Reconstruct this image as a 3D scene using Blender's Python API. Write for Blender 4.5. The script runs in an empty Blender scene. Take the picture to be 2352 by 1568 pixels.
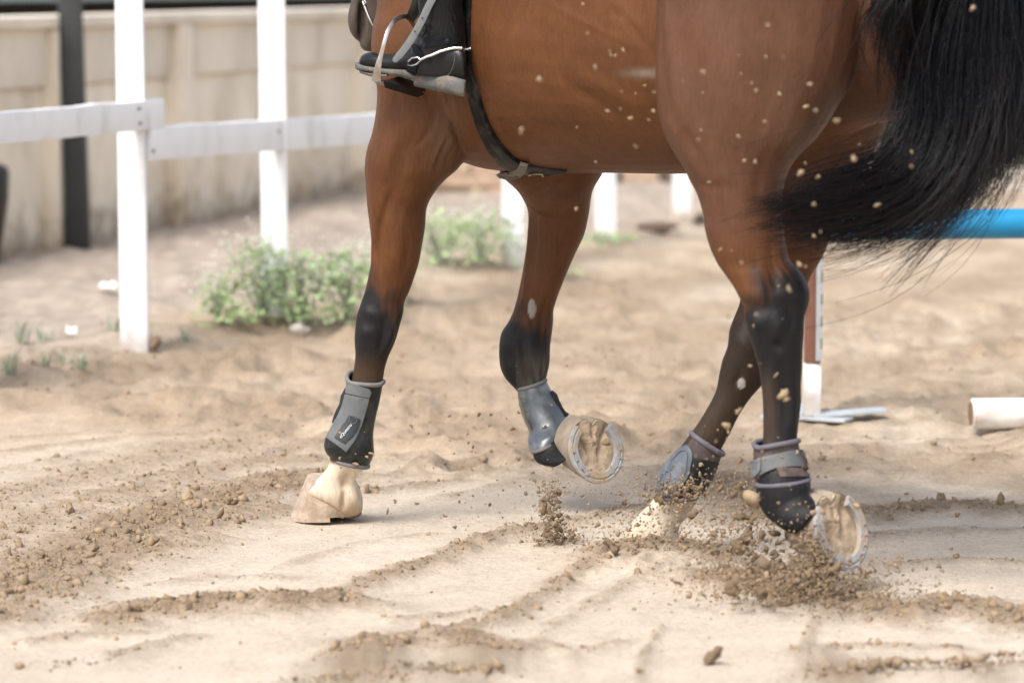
import bpy, bmesh, math, random
import numpy as np
from mathutils import Vector, Matrix
from mathutils.bvhtree import BVHTree

random.seed(7); rng = np.random.default_rng(7)
S = bpy.context.scene; COL = S.collection
R = math.radians

# ------------------------------------------------------------------ camera, sky, sun, exposure
FPX, EYE, PITCH = 7760.0, 1.30, R(6.12)          # focal length in pixels of a 2352 px wide frame
CAMP = Vector((0, 0, EYE))
cd = bpy.data.cameras.new('camera'); cam = bpy.data.objects.new('camera', cd); COL.objects.link(cam)
cd.sensor_width = 36; cd.lens = FPX / 2352 * 36; cd.clip_start = .1; cd.clip_end = 2000
cam.location = CAMP; cam.rotation_euler = (math.pi / 2 - PITCH, 0, 0)
cd.dof.use_dof = True; cd.dof.focus_distance = 8.0; cd.dof.aperture_fstop = 3.0; cd.dof.aperture_blades = 0
S.camera = cam

SUN_EL, SUN_AZ = 54.0, 216.0                      # azimuth clockwise from +Y: behind the camera, to its left
W = bpy.data.worlds.new('World'); S.world = W; W.use_nodes = True
nt = W.node_tree; nt.nodes.clear()
sky = nt.nodes.new('ShaderNodeTexSky'); sky.sky_type = 'NISHITA'; sky.sun_disc = False
sky.sun_elevation = R(SUN_EL); sky.sun_rotation = R(SUN_AZ)
sky.air_density = 1.0; sky.dust_density = 4.0; sky.ozone_density = 1.0
hs = nt.nodes.new('ShaderNodeHueSaturation'); hs.inputs['Saturation'].default_value = .55
bg = nt.nodes.new('ShaderNodeBackground'); bg.inputs['Strength'].default_value = .13
wo = nt.nodes.new('ShaderNodeOutputWorld')
nt.links.new(sky.outputs[0], hs.inputs['Color']); nt.links.new(hs.outputs[0], bg.inputs['Color']); nt.links.new(bg.outputs[0], wo.inputs['Surface'])
sd = bpy.data.lights.new('sun', 'SUN'); sd.energy = 1.5; sd.angle = R(24); sd.color = (1, .97, .93)
so = bpy.data.objects.new('sun', sd); COL.objects.link(so)
_az, _el = R(SUN_AZ), R(SUN_EL)
_d = Vector((math.sin(_az) * math.cos(_el), math.cos(_az) * math.cos(_el), math.sin(_el)))
so.rotation_euler = (-_d).to_track_quat('-Z', 'Y').to_euler(); so.location = _d * 30
S.view_settings.view_transform = 'Standard'; S.view_settings.look = 'None'
S.view_settings.exposure = 1.03; S.view_settings.gamma = 1
S.view_settings.use_curve_mapping = False

# ------------------------------------------------------------------ helpers
_c, _s = math.cos(PITCH), math.sin(PITCH)
def ray(u, v):
    a, b = (u - 1176) / FPX, (v - 784) / FPX
    return Vector((a, _c - b * _s, -_s - b * _c))
def at(u, v, Y):
    d = ray(u, v); return CAMP + d * (Y / d.y)
def gnd(u, v, z=0.0):
    d = ray(u, v); return CAMP + d * ((z - EYE) / d.z)
def proj(P):
    P = np.asarray(P, float); y, z = P[..., 1], P[..., 2] - EYE
    dep = y * _c - z * _s; up = y * _s + z * _c
    return 1176 + FPX * P[..., 0] / dep, 784 - FPX * up / dep
def sm(a, b, x):
    t = np.clip((np.asarray(x, float) - a) / (b - a), 0, 1); return t * t * (3 - 2 * t)

_perm = np.random.default_rng(3).permutation(512).astype(np.int64); _perm = np.concatenate([_perm, _perm, _perm])
_g2 = np.random.default_rng(4).normal(size=(512, 2)); _g2 /= np.linalg.norm(_g2, axis=1)[:, None]
def noise2(x, y):
    x = np.asarray(x, float) + 1000.37; y = np.asarray(y, float) + 1000.71
    xi, yi = np.floor(x).astype(np.int64), np.floor(y).astype(np.int64); fx, fy = x - xi, y - yi
    def g(i, j, dx, dy):
        h = _perm[(_perm[i & 511] + j) & 511]; return _g2[h, 0] * dx + _g2[h, 1] * dy
    u = fx * fx * fx * (fx * (fx * 6 - 15) + 10); w = fy * fy * fy * (fy * (fy * 6 - 15) + 10)
    a = g(xi, yi, fx, fy); b = g(xi + 1, yi, fx - 1, fy); c = g(xi, yi + 1, fx, fy - 1); d = g(xi + 1, yi + 1, fx - 1, fy - 1)
    return 1.4 * ((a * (1 - u) + b * u) * (1 - w) + (c * (1 - u) + d * u) * w)
def fbm(x, y, o=3):
    r, a = 0, 1
    for i in range(o): r = r + a * noise2(x * 2 ** i + 17 * i, y * 2 ** i - 9 * i); a *= .5
    return r

def mesh_obj(name, V, Fc, mat=None, parent=None, smooth=True):
    me = bpy.data.meshes.new(name); me.from_pydata([tuple(v) for v in V], [], [tuple(f) for f in Fc]); me.update()
    return link(name, me, mat, parent, smooth)
def link(name, me, mat=None, parent=None, smooth=True):
    if mat: me.materials.clear(); me.materials.append(mat)
    if smooth: me.polygons.foreach_set('use_smooth', [True] * len(me.polygons))
    o = bpy.data.objects.new(name, me); COL.objects.link(o)
    if parent: par(o, parent)
    return o
def par(o, p):
    o.parent = p
    m = Matrix.Translation(p.location) if p.parent is None else p.parent.matrix_basis @ p.matrix_basis if False else Matrix.Translation(p.location)
    if p.type == 'EMPTY': o.matrix_parent_inverse = m.inverted()
def fast_mesh(name, V, Fc):
    V = np.asarray(V, np.float32); Fc = np.asarray(Fc, np.int32); k = Fc.shape[1]
    me = bpy.data.meshes.new(name); me.vertices.add(len(V)); me.vertices.foreach_set('co', V.ravel())
    me.loops.add(Fc.size); me.loops.foreach_set('vertex_index', Fc.ravel())
    me.polygons.add(len(Fc)); me.polygons.foreach_set('loop_start', np.arange(0, Fc.size, k, dtype=np.int32))
    me.polygons.foreach_set('loop_total', np.full(len(Fc), k, np.int32)); me.update(calc_edges=True); return me
def empty(name, loc, label, cat, group=None):
    o = bpy.data.objects.new(name, None); o.empty_display_size = .1; o.location = loc; COL.objects.link(o); tag(o, label, cat, group); return o
def tag(o, label=None, cat=None, group=None, kind=None):
    if label: o['label'] = label
    if cat: o['category'] = cat
    if group: o['group'] = group
    if kind: o['kind'] = kind
    return o

class MB:
    def __init__(s): s.v, s.f = [], []
    def add(s, V, Fc):
        n = len(s.v); s.v += [tuple(p) for p in V]; s.f += [tuple(i + n for i in f) for f in Fc]; return s
    def box(s, c, sz, M=None, bev=0):
        x, y, z = sz[0] / 2, sz[1] / 2, sz[2] / 2
        P = [Vector((i * x, j * y, k * z)) for i in (-1, 1) for j in (-1, 1) for k in (-1, 1)]
        if M is not None: P = [M @ p for p in P]
        return s.add([Vector(c) + p for p in P], [(0, 1, 3, 2), (4, 6, 7, 5), (0, 4, 5, 1), (2, 3, 7, 6), (0, 2, 6, 4), (1, 5, 7, 3)])
    def tube(s, path, r, n=8, cap=True):
        P = [Vector(p) for p in path]; rs = r if hasattr(r, '__len__') else [r] * len(P); V, Fc = [], []
        ref = Vector((0, 0, 1))
        for i, p in enumerate(P):
            t = (P[min(i + 1, len(P) - 1)] - P[max(i - 1, 0)]).normalized()
            if abs(t.dot(ref)) > .95: ref = Vector((1, 0, 0)) if abs(t.x) < .9 else Vector((0, 1, 0))
            a = t.cross(ref).normalized(); b = t.cross(a); ref = -b if b.dot(ref) < 0 else b
            a = t.cross(ref).normalized(); b = a.cross(t)
            for k in range(n):
                q = 2 * math.pi * k / n; V.append(p + (a * math.cos(q) + b * math.sin(q)) * rs[i])
        for i in range(len(P) - 1):
            for k in range(n): Fc.append((i * n + k, i * n + (k + 1) % n, (i + 1) * n + (k + 1) % n, (i + 1) * n + k))
        if cap: Fc += [tuple(range(n))[::-1], tuple(range((len(P) - 1) * n, len(P) * n))]
        return s.add(V, Fc)
    def build(s, name, mat, parent=None, smooth=True, bevel=0, seg=2):
        o = mesh_obj(name, s.v, s.f, mat, parent, smooth)
        bm = bmesh.new(); bm.from_mesh(o.data); bmesh.ops.recalc_face_normals(bm, faces=bm.faces)
        if bevel: bmesh.ops.bevel(bm, geom=[e for e in bm.edges if len(e.link_faces) == 2 and e.calc_face_angle(0) > .6], offset=bevel, segments=seg, affect='EDGES', profile=.6)
        bm.to_mesh(o.data); bm.free()
        if smooth:
            o.data.polygons.foreach_set('use_smooth', [True] * len(o.data.polygons))
            try: o.data.set_sharp_from_angle(angle=R(40))
            except Exception: pass
        return o

def cr(P, n):                                      # Catmull-Rom through rows of P, n steps per span
    P = np.asarray(P, float); out = []
    for i in range(len(P) - 1):
        a, b, c, d = P[max(i - 1, 0)], P[i], P[i + 1], P[min(i + 2, len(P) - 1)]
        for k in range(n):
            t = k / n; out.append(.5 * (2 * b + (c - a) * t + (2 * a - 5 * b + 4 * c - d) * t * t + (3 * b - a - 3 * c + d) * t ** 3))
    out.append(P[-1]); return np.array(out)
def loft(st, n=28, sub=4, ex=2.2, cap=True):
    """stations (uL,vL,uR,vR,Y,half depth): a tapering limb whose outline runs through the given points"""
    T = cr(st, sub); V, Fc = [], []
    for r in T:
        p, q = np.array(at(r[0], r[1], r[4])), np.array(at(r[2], r[3], r[4])); c, e1 = (p + q) / 2, (q - p) / 2
        e2 = np.array((0, r[5], 0))
        for k in range(n):
            a = 2 * math.pi * k / n; cx, sx = math.cos(a), math.sin(a)
            V.append(c + e1 * math.copysign(abs(cx) ** (2 / ex), cx) + e2 * math.copysign(abs(sx) ** (2 / ex), sx))
    m = len(T)
    for i in range(m - 1):
        for k in range(n): Fc.append((i * n + k, i * n + (k + 1) % n, (i + 1) * n + (k + 1) % n, (i + 1) * n + k))
    if cap: Fc += [tuple(range(n))[::-1], tuple(range((m - 1) * n, m * n))]
    return V, Fc
def fuse(parts, voxel, it=6, name='fused', fac=.5):
    b = MB()
    for V, Fc in parts: b.add(V, Fc)
    me = bpy.data.meshes.new(name); me.from_pydata(b.v, [], b.f); me.update()
    bm = bmesh.new(); bm.from_mesh(me); bmesh.ops.recalc_face_normals(bm, faces=bm.faces); bm.to_mesh(me); bm.free()
    o = bpy.data.objects.new(name, me); COL.objects.link(o)
    m = o.modifiers.new('r', 'REMESH'); m.mode = 'VOXEL'; m.voxel_size = voxel
    m = o.modifiers.new('s', 'SMOOTH'); m.factor = fac; m.iterations = it
    dg = bpy.context.evaluated_depsgraph_get(); me2 = bpy.data.meshes.new_from_object(o.evaluated_get(dg))
    bpy.data.objects.remove(o); bpy.data.meshes.remove(me); me2.name = name; return me2
def arrays(me):
    V = np.empty(len(me.vertices) * 3, np.float32); me.vertices.foreach_get('co', V)
    N = np.empty(len(me.vertices) * 3, np.float32); me.vertices.foreach_get('normal', N)
    return V.reshape(-1, 3).astype(float), N.reshape(-1, 3).astype(float)
def bvh_of(me): return BVHTree.FromPolygons([v.co.copy() for v in me.vertices], [tuple(p.vertices) for p in me.polygons])
def hit(b, u, v, off=0.0):
    d = ray(u, v).normalized(); p, n, i, t = b.ray_cast(CAMP, d)
    if p is None: return None
    if n.dot(d) > 0: n = -n
    return p + n * off
def paint(me, name, C):
    a = me.color_attributes.new(name, 'FLOAT_COLOR', 'POINT')
    if C.shape[1] == 3: C = np.c_[C, np.ones(len(C))]
    a.data.foreach_set('color', C.astype(np.float32).ravel())
def srgb(r, g, b):
    f = lambda c: (c / 255 / 12.92) if c / 255 <= .04045 else ((c / 255 + .055) / 1.055) ** 2.4
    return (f(r), f(g), f(b))

# ------------------------------------------------------------------ materials
def mat(name, col=(.5, .5, .5), rough=.6, var=.15, scale=20, bump=.0, bscale=80, metal=0, spec=.5, attr=None, dirt=None, dscale=6, damt=.5, dlo=.48, dhi=.70, stretch=(1, 1, 1), sheen=0, coat=0, grain=(), basemud=0, mudcol=(.34, .26, .18)):
    m = bpy.data.materials.new(name); m.use_nodes = True; t = m.node_tree; L = t.links.new; N = t.nodes.new
    b = t.nodes['Principled BSDF']; b.inputs['Roughness'].default_value = rough; b.inputs['Metallic'].default_value = metal
    b.inputs['Specular IOR Level'].default_value = spec
    if sheen: b.inputs['Sheen Weight'].default_value = sheen; b.inputs['Sheen Roughness'].default_value = .4
    if coat: b.inputs['Coat Weight'].default_value = coat; b.inputs['Coat Roughness'].default_value = .25
    tc = N('ShaderNodeTexCoord'); mp = N('ShaderNodeMapping'); mp.inputs['Scale'].default_value = stretch; L(tc.outputs['Object'], mp.inputs[0])
    nz = N('ShaderNodeTexNoise'); nz.inputs['Scale'].default_value = scale; nz.inputs['Detail'].default_value = 5; L(mp.outputs[0], nz.inputs['Vector'])
    mr = N('ShaderNodeMapRange'); mr.inputs['From Min'].default_value = .25; mr.inputs['From Max'].default_value = .75
    mr.inputs['To Min'].default_value = 1 - var; mr.inputs['To Max'].default_value = 1 + var; L(nz.outputs['Fac'], mr.inputs['Value'])
    mx = N('ShaderNodeMix'); mx.data_type = 'RGBA'; mx.blend_type = 'MULTIPLY'; mx.inputs[0].default_value = 1
    if attr:
        at_ = N('ShaderNodeAttribute'); at_.attribute_name = attr; L(at_.outputs['Color'], mx.inputs[6])
    else: mx.inputs[6].default_value = (*col, 1)
    L(mr.outputs[0], mx.inputs[7]); last = mx.outputs[2]
    for gsc, gv, gst in grain:
        gm = N('ShaderNodeMapping'); gm.inputs['Scale'].default_value = gst; L(tc.outputs['Object'], gm.inputs[0])
        gn = N('ShaderNodeTexNoise'); gn.inputs['Scale'].default_value = gsc; gn.inputs['Detail'].default_value = 3; L(gm.outputs[0], gn.inputs['Vector'])
        gr = N('ShaderNodeMapRange'); gr.inputs['From Min'].default_value = .28; gr.inputs['From Max'].default_value = .72; gr.inputs['To Min'].default_value = 1 - gv; gr.inputs['To Max'].default_value = 1 + gv; L(gn.outputs['Fac'], gr.inputs['Value'])
        gx = N('ShaderNodeMix'); gx.data_type = 'RGBA'; gx.blend_type = 'MULTIPLY'; gx.inputs[0].default_value = 1; L(last, gx.inputs[6]); L(gr.outputs[0], gx.inputs[7]); last = gx.outputs[2]
    if dirt:
        dn = N('ShaderNodeTexNoise'); dn.inputs['Scale'].default_value = dscale; dn.inputs['Detail'].default_value = 6; dn.inputs['Roughness'].default_value = .65; L(mp.outputs[0], dn.inputs['Vector'])
        dr = N('ShaderNodeMapRange'); dr.inputs['From Min'].default_value = dlo; dr.inputs['From Max'].default_value = dhi; dr.inputs['To Max'].default_value = damt; L(dn.outputs['Fac'], dr.inputs['Value'])
        dm = N('ShaderNodeMix'); dm.data_type = 'RGBA'; L(dr.outputs[0], dm.inputs[0]); L(last, dm.inputs[6]); dm.inputs[7].default_value = (*dirt, 1); last = dm.outputs[2]
    if basemud:                                    # mud splashed up from the ground
        sx = N('ShaderNodeSeparateXYZ'); L(tc.outputs['Object'], sx.inputs[0]); mn = N('ShaderNodeTexNoise'); mn.inputs['Scale'].default_value = 9; mn.inputs['Detail'].default_value = 6; L(tc.outputs['Object'], mn.inputs['Vector'])
        ma = N('ShaderNodeMath'); ma.operation = 'MULTIPLY_ADD'; ma.inputs[1].default_value = -basemud * 2; ma.inputs[2].default_value = basemud; L(mn.outputs['Fac'], ma.inputs[0])
        mb = N('ShaderNodeMath'); mb.operation = 'ADD'; L(sx.outputs['Z'], mb.inputs[0]); L(ma.outputs[0], mb.inputs[1])
        mm = N('ShaderNodeMapRange'); mm.inputs['From Min'].default_value = basemud * .75; mm.inputs['From Max'].default_value = 0; mm.inputs['To Min'].default_value = 0; mm.inputs['To Max'].default_value = .85; L(mb.outputs[0], mm.inputs['Value'])
        mq = N('ShaderNodeMix'); mq.data_type = 'RGBA'; L(mm.outputs[0], mq.inputs[0]); L(last, mq.inputs[6]); mq.inputs[7].default_value = (*mudcol, 1); last = mq.outputs[2]
    L(last, b.inputs['Base Color'])
    if bump:
        bn = N('ShaderNodeTexNoise'); bn.inputs['Scale'].default_value = bscale; bn.inputs['Detail'].default_value = 6; bn.inputs['Roughness'].default_value = .6; L(mp.outputs[0], bn.inputs['Vector'])
        bp = N('ShaderNodeBump'); bp.inputs['Strength'].default_value = bump; bp.inputs['Distance'].default_value = .004; L(bn.outputs['Fac'], bp.inputs['Height']); L(bp.outputs[0], b.inputs['Normal'])
    return m
SAND = (.475, .400, .318)
M_sand = mat('sand', attr='soil', rough=.95, var=.16, scale=70, bump=1.0, bscale=120, spec=.12, grain=((8, .10, (1, 1, 1)), (330, .16, (1, 1, 1))))
M_clod = mat('sand_clod', (.29, .212, .138), .95, .35, 30, .8, 160, spec=.1)
M_clodp = mat('pale_clod', (.37, .28, .18), .95, .2, 40, .5, 200, spec=.1)
M_coat = mat('horse_coat', attr='coat', rough=.46, var=.08, scale=26, bump=.35, bscale=130, spec=.16, grain=((150, .09, (1, 1, .25)), (5, .12, (1, 1, 1)), (45, .05, (1, 1, .5))), stretch=(1, 1, .5))
M_hoof = mat('hoof_horn', (.27, .22, .17), .8, .2, 30, .4, 120, dirt=(.40, .32, .24), dscale=18, damt=.8, spec=.25)
M_hoofw = mat('dusty_white_horn', (.43, .345, .275), .85, .25, 30, .6, 120, dirt=(.29, .215, .145), dscale=22, damt=.9, dlo=.42, dhi=.62, spec=.2)
M_sole = mat('packed_sole', (.43, .335, .235), .95, .25, 25, .8, 90, spec=.1)
M_shoe = mat('worn_steel', (.33, .33, .335), .75, .25, 60, .4, 120, spec=.25, dirt=(.36, .28, .19), dscale=16, damt=1.0, dlo=.45, dhi=.58)
M_hair = mat('tail_hair', (.0035, .0037, .0055), .27, .4, 60, 0, spec=.16, attr='tint')
M_rub = mat('boot_shell', (.014, .017, .018), .34, .25, 25, .1, 90, spec=.35, dirt=(.13, .12, .10), dscale=16, damt=.4)
M_rubl = mat('boot_shell_grey', (.075, .09, .105), .3, .15, 20, .08, 90, dirt=(.33, .32, .3), dscale=22, damt=.45, coat=.3)
M_strapg = mat('grey_strap', (.10, .11, .112), .6, .12, 40, .2, 200, dirt=(.2, .17, .14), dscale=20, damt=.35)
M_trim = mat('grey_trim', (.15, .143, .138), .7, .15, 50, .2, 200)
M_fleece = mat('dark_lining', (.018, .02, .028), .95, .3, 80, .6, 200)
M_neo = mat('brown_neoprene', (.06, .043, .04), .85, .2, 60, .3, 300, dirt=(.3, .22, .15), dscale=40, damt=.4)
M_pipe = mat('lilac_piping', (.11, .102, .122), .7, .12, 60, .2, 300)
M_badge = mat('black_badge', (.02, .024, .028), .4, .1)
M_white = mat('white_print', (.8, .8, .8), .5, .05)
M_orange = mat('orange_print', (.75, .3, .05), .5, .05)
M_grth = mat('girth_leather', (.009, .009, .010), .5, .3, 40, .2, 160, spec=.2, dirt=(.10, .08, .06), dscale=30, damt=.5)
M_greyl = mat('grey_leather', (.13, .115, .095), .7, .15, 50, .2, 160)
M_brass = mat('brass_buckle', (.35, .26, .15), .4, .2, metal=.8)
M_steel = mat('bright_steel', (.62, .61, .60), .22, .1, 40, metal=1.0)
M_steeld = mat('dusty_steel', (.55, .52, .50), .28, .15, 40, metal=.9, dirt=(.30, .20, .14), dscale=22, damt=.6)
M_leather = mat('black_leather', (.0055, .006, .007), .33, .25, 30, .12, 120, spec=.3, dirt=(.05, .045, .04), dscale=14, damt=.12)
M_chap = mat('black_suede', (.006, .007, .009), .6, .25, 60, .3, 200, spec=.15)
M_sole2 = mat('rubber_sole', (.10, .10, .095), .85, .25, 40, .4, 150, dirt=(.30, .22, .14), dscale=22, damt=.7)
M_sleather = mat('stirrup_leather_grey', (.17, .18, .18), .55, .12, 40, .15, 140)
M_dkleather = mat('dark_leather', (.02, .018, .016), .5, .2)
M_paint = mat('white_paint', (.86, .875, .89), .6, .05, 8, .3, 60, dirt=(.40, .34, .28), dscale=9, damt=.38, dlo=.52, dhi=.74, stretch=(1, 1, .35), basemud=.16)
M_paintd = mat('muddy_white_paint', (.84, .85, .85), .6, .06, 8, .2, 60, dirt=(.36, .24, .15), dscale=7, damt=.85, dlo=.45, dhi=.7, stretch=(.5, 1, 1))
M_wood = mat('bare_wood', (.20, .13, .08), .9, .3, 20, .5, 60)
M_conc = mat('wall_plaster', (.88, .79, .645), .92, .10, 3, .3, 40, dirt=(.48, .35, .20), dscale=1.9, damt=.75, dlo=.45, dhi=.70, stretch=(1, 1, .5), basemud=.30, mudcol=(.30, .22, .14))
M_conc2 = mat('wall_band', (.80, .72, .60), .92, .12, 3, .3, 40, dirt=(.30, .25, .19), dscale=1.6, damt=.5, stretch=(1, 1, .5))
M_pole = mat('dark_steel_pole', (.030, .032, .031), .6, .2, 6, .1, 40)
M_teal = mat('blue_grey_sheet', (.33, .42, .44), .6, .12, 2)
M_dark = mat('shed_inside_shade', (.05, .042, .035), .9, .5, 2, 0)
M_leafw = mat('weed_leaf', (.36, .47, .23), .75, .4, 30, spec=.25)
M_petal = mat('white_petal', (.75, .78, .70), .7, .1)
M_grass = mat('grass_blade', (.30, .36, .25), .7, .3, 20)
M_shrub = mat('shrub_leaf', (.035, .05, .025), .7, .4, 10)
M_bark = mat('bark', (.08, .06, .045), .9, .3, 20)
M_rock = mat('brown_rock', (.13, .09, .065), .9, .35, 8, .6, 40)
M_brick = mat('fired_brick', (.44, .32, .23), .9, .25, 12, .4, 60)
M_stone = mat('pale_stone', (.55, .50, .43), .9, .15, 12, .5, 50)
M_paper = mat('litter_paper', (.8, .8, .78), .8, .05)
M_red = mat('red_brown_paint', (.20, .085, .055), .65, .15, 12, .2, 60, dirt=(.3, .2, .14), dscale=8, damt=.4)
M_blue = mat('blue_paint', (.005, .21, .42), .38, .08, 6, .05, 40, dirt=(.05, .28, .45), dscale=5, damt=.35)
M_track = mat('galvanised_track', (.5, .53, .55), .45, .1, metal=.3)
M_slot = mat('dark_slot', (.10, .12, .08), .9, .1)

# ------------------------------------------------------------------ ground
TD = np.array((.57, .82)); TN = np.array((.82, -.57))    # direction of the tracks in the sand, and across them
# clod ridges: image-traced polylines laid on the ground, half width in metres, strength
RIDGES = [
 ([(-60,1365),(120,1300),(250,1245),(400,1185),(520,1150),(640,1118),(715,1102)], .22, 1.0),
 ([(-60,1430),(100,1370),(230,1310),(340,1262),(450,1215),(545,1182),(600,1172)], .14, .85),
 ([(-60,1250),(60,1210),(200,1165),(330,1130),(480,1085),(620,1065)], .22, .7),
 ([(-60,1170),(150,1110),(350,1060),(560,1025)], .24, .6),
 ([(900,1060),(1080,1040),(1300,1000)], .16, .35), ([(1500,960),(1640,900),(1600,870)], .2, .45), ([(1880,900),(2100,830),(2352,790)], .25, .5), ([(1890,720),(2100,690),(2352,640)], .3, .5), ([(1250,690),(1450,650),(1640,640)], .45, .65), ([(0,890),(160,870),(330,930)], .3, .5), ([(350,960),(560,985),(740,960)], .25, .5),
 ([(1470,1568),(1480,1500),(1520,1440)], .014, .5), ([(1860,1568),(1850,1480),(1880,1420),(1940,1390)], .014, .5), ([(60,1480),(200,1462),(330,1455)], .03, .5), ([(1680,1400),(1850,1395)], .02, .5), ([(2050,1300),(2200,1290),(2352,1300)], .035, .55), ([(1100,1400),(1000,1420),(900,1430)], .03, .5),
 ([(280,1425),(420,1402),(540,1392),(650,1392),(760,1385)], .13, 1.0),
 ([(640,1400),(760,1375),(880,1325),(1010,1285),(1150,1232),(1260,1215)], .055, .8),
 ([(1260,1215),(1400,1185),(1560,1150),(1640,1120)], .07, .6),
 ([(620,1312),(700,1285),(800,1255),(900,1238),(1000,1226)], .03, .35),
 ([(330,1345),(480,1330),(640,1330)], .05, .4),
 ([(860,1480),(980,1460),(1120,1440),(1210,1385),(1300,1335),(1400,1285),(1480,1270)], .045, .75),
 ([(820,1500),(930,1480),(1040,1475),(1120,1500)], .10, 1.0),
 ([(760,1568),(900,1545),(1080,1545)], .10, .8),
 ([(1120,1478),(1230,1478),(1320,1500),(1420,1475)], .035, .5),
 ([(1230,1470),(1320,1405),(1400,1360),(1500,1320),(1600,1300)], .03, .4),
 ([(1400,1290),(1500,1282),(1650,1290)], .10, .9),
 ([(1640,1330),(1750,1352),(1850,1375),(1980,1395)], .10, .9),
 ([(1950,1390),(2080,1420),(2200,1405),(2380,1440)], .13, 1.0),
 ([(1980,1185),(2100,1172),(2250,1165),(2400,1180)], .13, .9),
 ([(1980,1232),(2150,1222),(2400,1216)], .07, .45),
 ([(1640,1110),(1700,1130),(1760,1160),(1740,1190)], .18, .9),
 ([(1850,1500),(2000,1490),(2200,1495)], .05, .5),
 ([(1880,1568),(2050,1540),(2250,1545),(2400,1525)], .07, .9),
 ([(1850,1085),(1920,1065),(2000,1040)], .10, .5),
 ([(860,1130),(960,1118),(1060,1108)], .05, .7),
 ([(0,1545),(250,1515),(420,1470)], .04, .5),
]
_rr = np.random.default_rng(5); RUTS = []          # wheel and harrow lines across the middle of the arena
for _ in range(64):
    y0 = 8.7 + 4.6 * _rr.uniform() ** 1.2; x0 = _rr.uniform(-2.4, 2.4)
    if x0 < .2 and y0 > 10.4 + 2.8 * (x0 + 1.7): continue
    an = math.atan2(TD[1], TD[0]) + _rr.normal(0, .22) - .35 * (x0 > .4); L_ = _rr.uniform(.5, 1.9); cv = _rr.normal(0, .12)
    RUTS.append((np.array([(x0 + math.cos(an + cv * q) * L_ * (q - .5), y0 + math.sin(an + cv * q) * L_ * (q - .5)) for q in np.linspace(0, 1, 6)]), _rr.uniform(.025, .06), _rr.uniform(.3, .65)))
RW = RUTS + [(np.array([tuple(gnd(u, v))[:2] for u, v in p]), w, s) for p, w, s in RIDGES]
def segdist(x, y, P):
    d = np.full(x.shape, 1e9)
    for a, b in zip(P[:-1], P[1:]):
        ab = b - a; L2 = ab @ ab; t = np.clip(((x - a[0]) * ab[0] + (y - a[1]) * ab[1]) / L2, 0, 1)
        d = np.minimum(d, np.hypot(x - a[0] - t * ab[0], y - a[1] - t * ab[1]))
    return d
FEN0, FENd = np.array((-1.31, 11.75)), np.array((.334, .943))       # fence line: first post in view and direction
def fside(x, y): return (x - FEN0[0]) * -FENd[1] + (y - FEN0[1]) * FENd[0]  # > 0 beyond the fence
def churn(x, y):
    c = np.zeros_like(x); wob = .05 * fbm(x * 7, y * 7, 2)
    for P, w, s in RW: c = np.maximum(c, s * np.exp(-((segdist(x, y, P) + wob * min(1, w / .1)).clip(0) / w) ** 2 * 1.3))
    far = sm(8.7, 9.4, y + .9 * x + .35 * noise2(x * 2, y * 2)) * .5 * sm(-.35, .5, fbm(x * 2.4, y * 1.2, 3) + .10)
    c = np.maximum(c, far * (1 - .6 * sm(.3, 1.2, x)))
    return c
_pr = np.random.default_rng(21)
PRINTS = [(px_, py_, a_, d_) for px_, py_, a_, d_ in zip(_pr.uniform(-2.6, 3.2, 330), 8.6 + 5.2 * _pr.uniform(0, 1, 330) ** 1.1, _pr.normal(.9, .5, 330), _pr.uniform(.006, .027, 330)) if py_ + .75 * px_ > 8.75 and not (px_ < .3 and py_ > 10.6 + 2.8 * (px_ + 1.7))]
def hoofprints(x, y, h):
    h = np.array(h, float)
    for a, b, r_, d_ in PRINTS:
        m_ = (np.abs(x - a) < .34) & (np.abs(y - b) < .34)
        if not m_.any(): continue
        dx, dy = x[m_] - a, y[m_] - b; c_, s2 = math.cos(r_), math.sin(r_)
        e = np.hypot((dx * c_ + dy * s2) / .12, (-dx * s2 + dy * c_) / .075) * (1 + .25 * noise2(dx * 14 + a, dy * 14 + b))
        h[m_] += d_ * (-np.exp(-(e ** 3)) + .6 * np.exp(-((e - 1.55) / .45) ** 2) * (1 + .5 * noise2(dx * 20, dy * 20 + a)))
    return h
def height(x, y, fine=True):
    x = np.asarray(x, float); y = np.asarray(y, float)
    c = churn(x, y); near = sm(60, 25, y)
    a = x * TN[0] + y * TN[1]; b = x * TD[0] + y * TD[1]
    h = .008 * fbm(x * .9, y * .9, 2) + .004 * noise2(a * 7, b * 1.1)
    h = h + (.0022 * noise2(a * 22, b * 2.2) + .0016 * fbm(x * 30, y * 22, 2)) * (1 - c)
    mid = sm(8.5, 9.6, y + .5 * x) * near
    h = h + mid * .010 * noise2(a * 8, b * .8) + mid * (.024 * fbm(a * 2.6, b * 1.5, 3) - .022 * np.abs(noise2(a * 3.4 + 9, b * 2.3)) + .010 * fbm(x * 9, y * 7, 3))
    h = h + c * (.010 + .020 * np.abs(fbm(x * 11, y * 11, 2)) + .012 * np.abs(fbm(x * 27, y * 27, 2)) + .012 * np.abs(noise2(x * 52, y * 52))) * .85
    h = h + .05 * sm(-.35, .1, fside(x, y)) * near * sm(1.2, -.2, x)             # berm along the fence
    h = h + .03 * sm(.25, .0, np.hypot((x - .02) / 1.2, y - 11.9)) 
    h = hoofprints(x, y, h)
    # the print under the planted foreleg is level; a pit where the hind hoof digs in
    f = np.exp(-(((x + .43) / .13) ** 2 + ((y - 8.05) / .2) ** 2)); h = h * (1 - f)
    g = np.exp(-(((x - .31) / .16) ** 2 + ((y - 7.5) / .22) ** 2)); h = h + .028 * g * (1 + .6 * noise2(x * 30, y * 30))
    return h
def hz(x, y): return float(height(np.array([x]), np.array([y]))[0])
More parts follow.
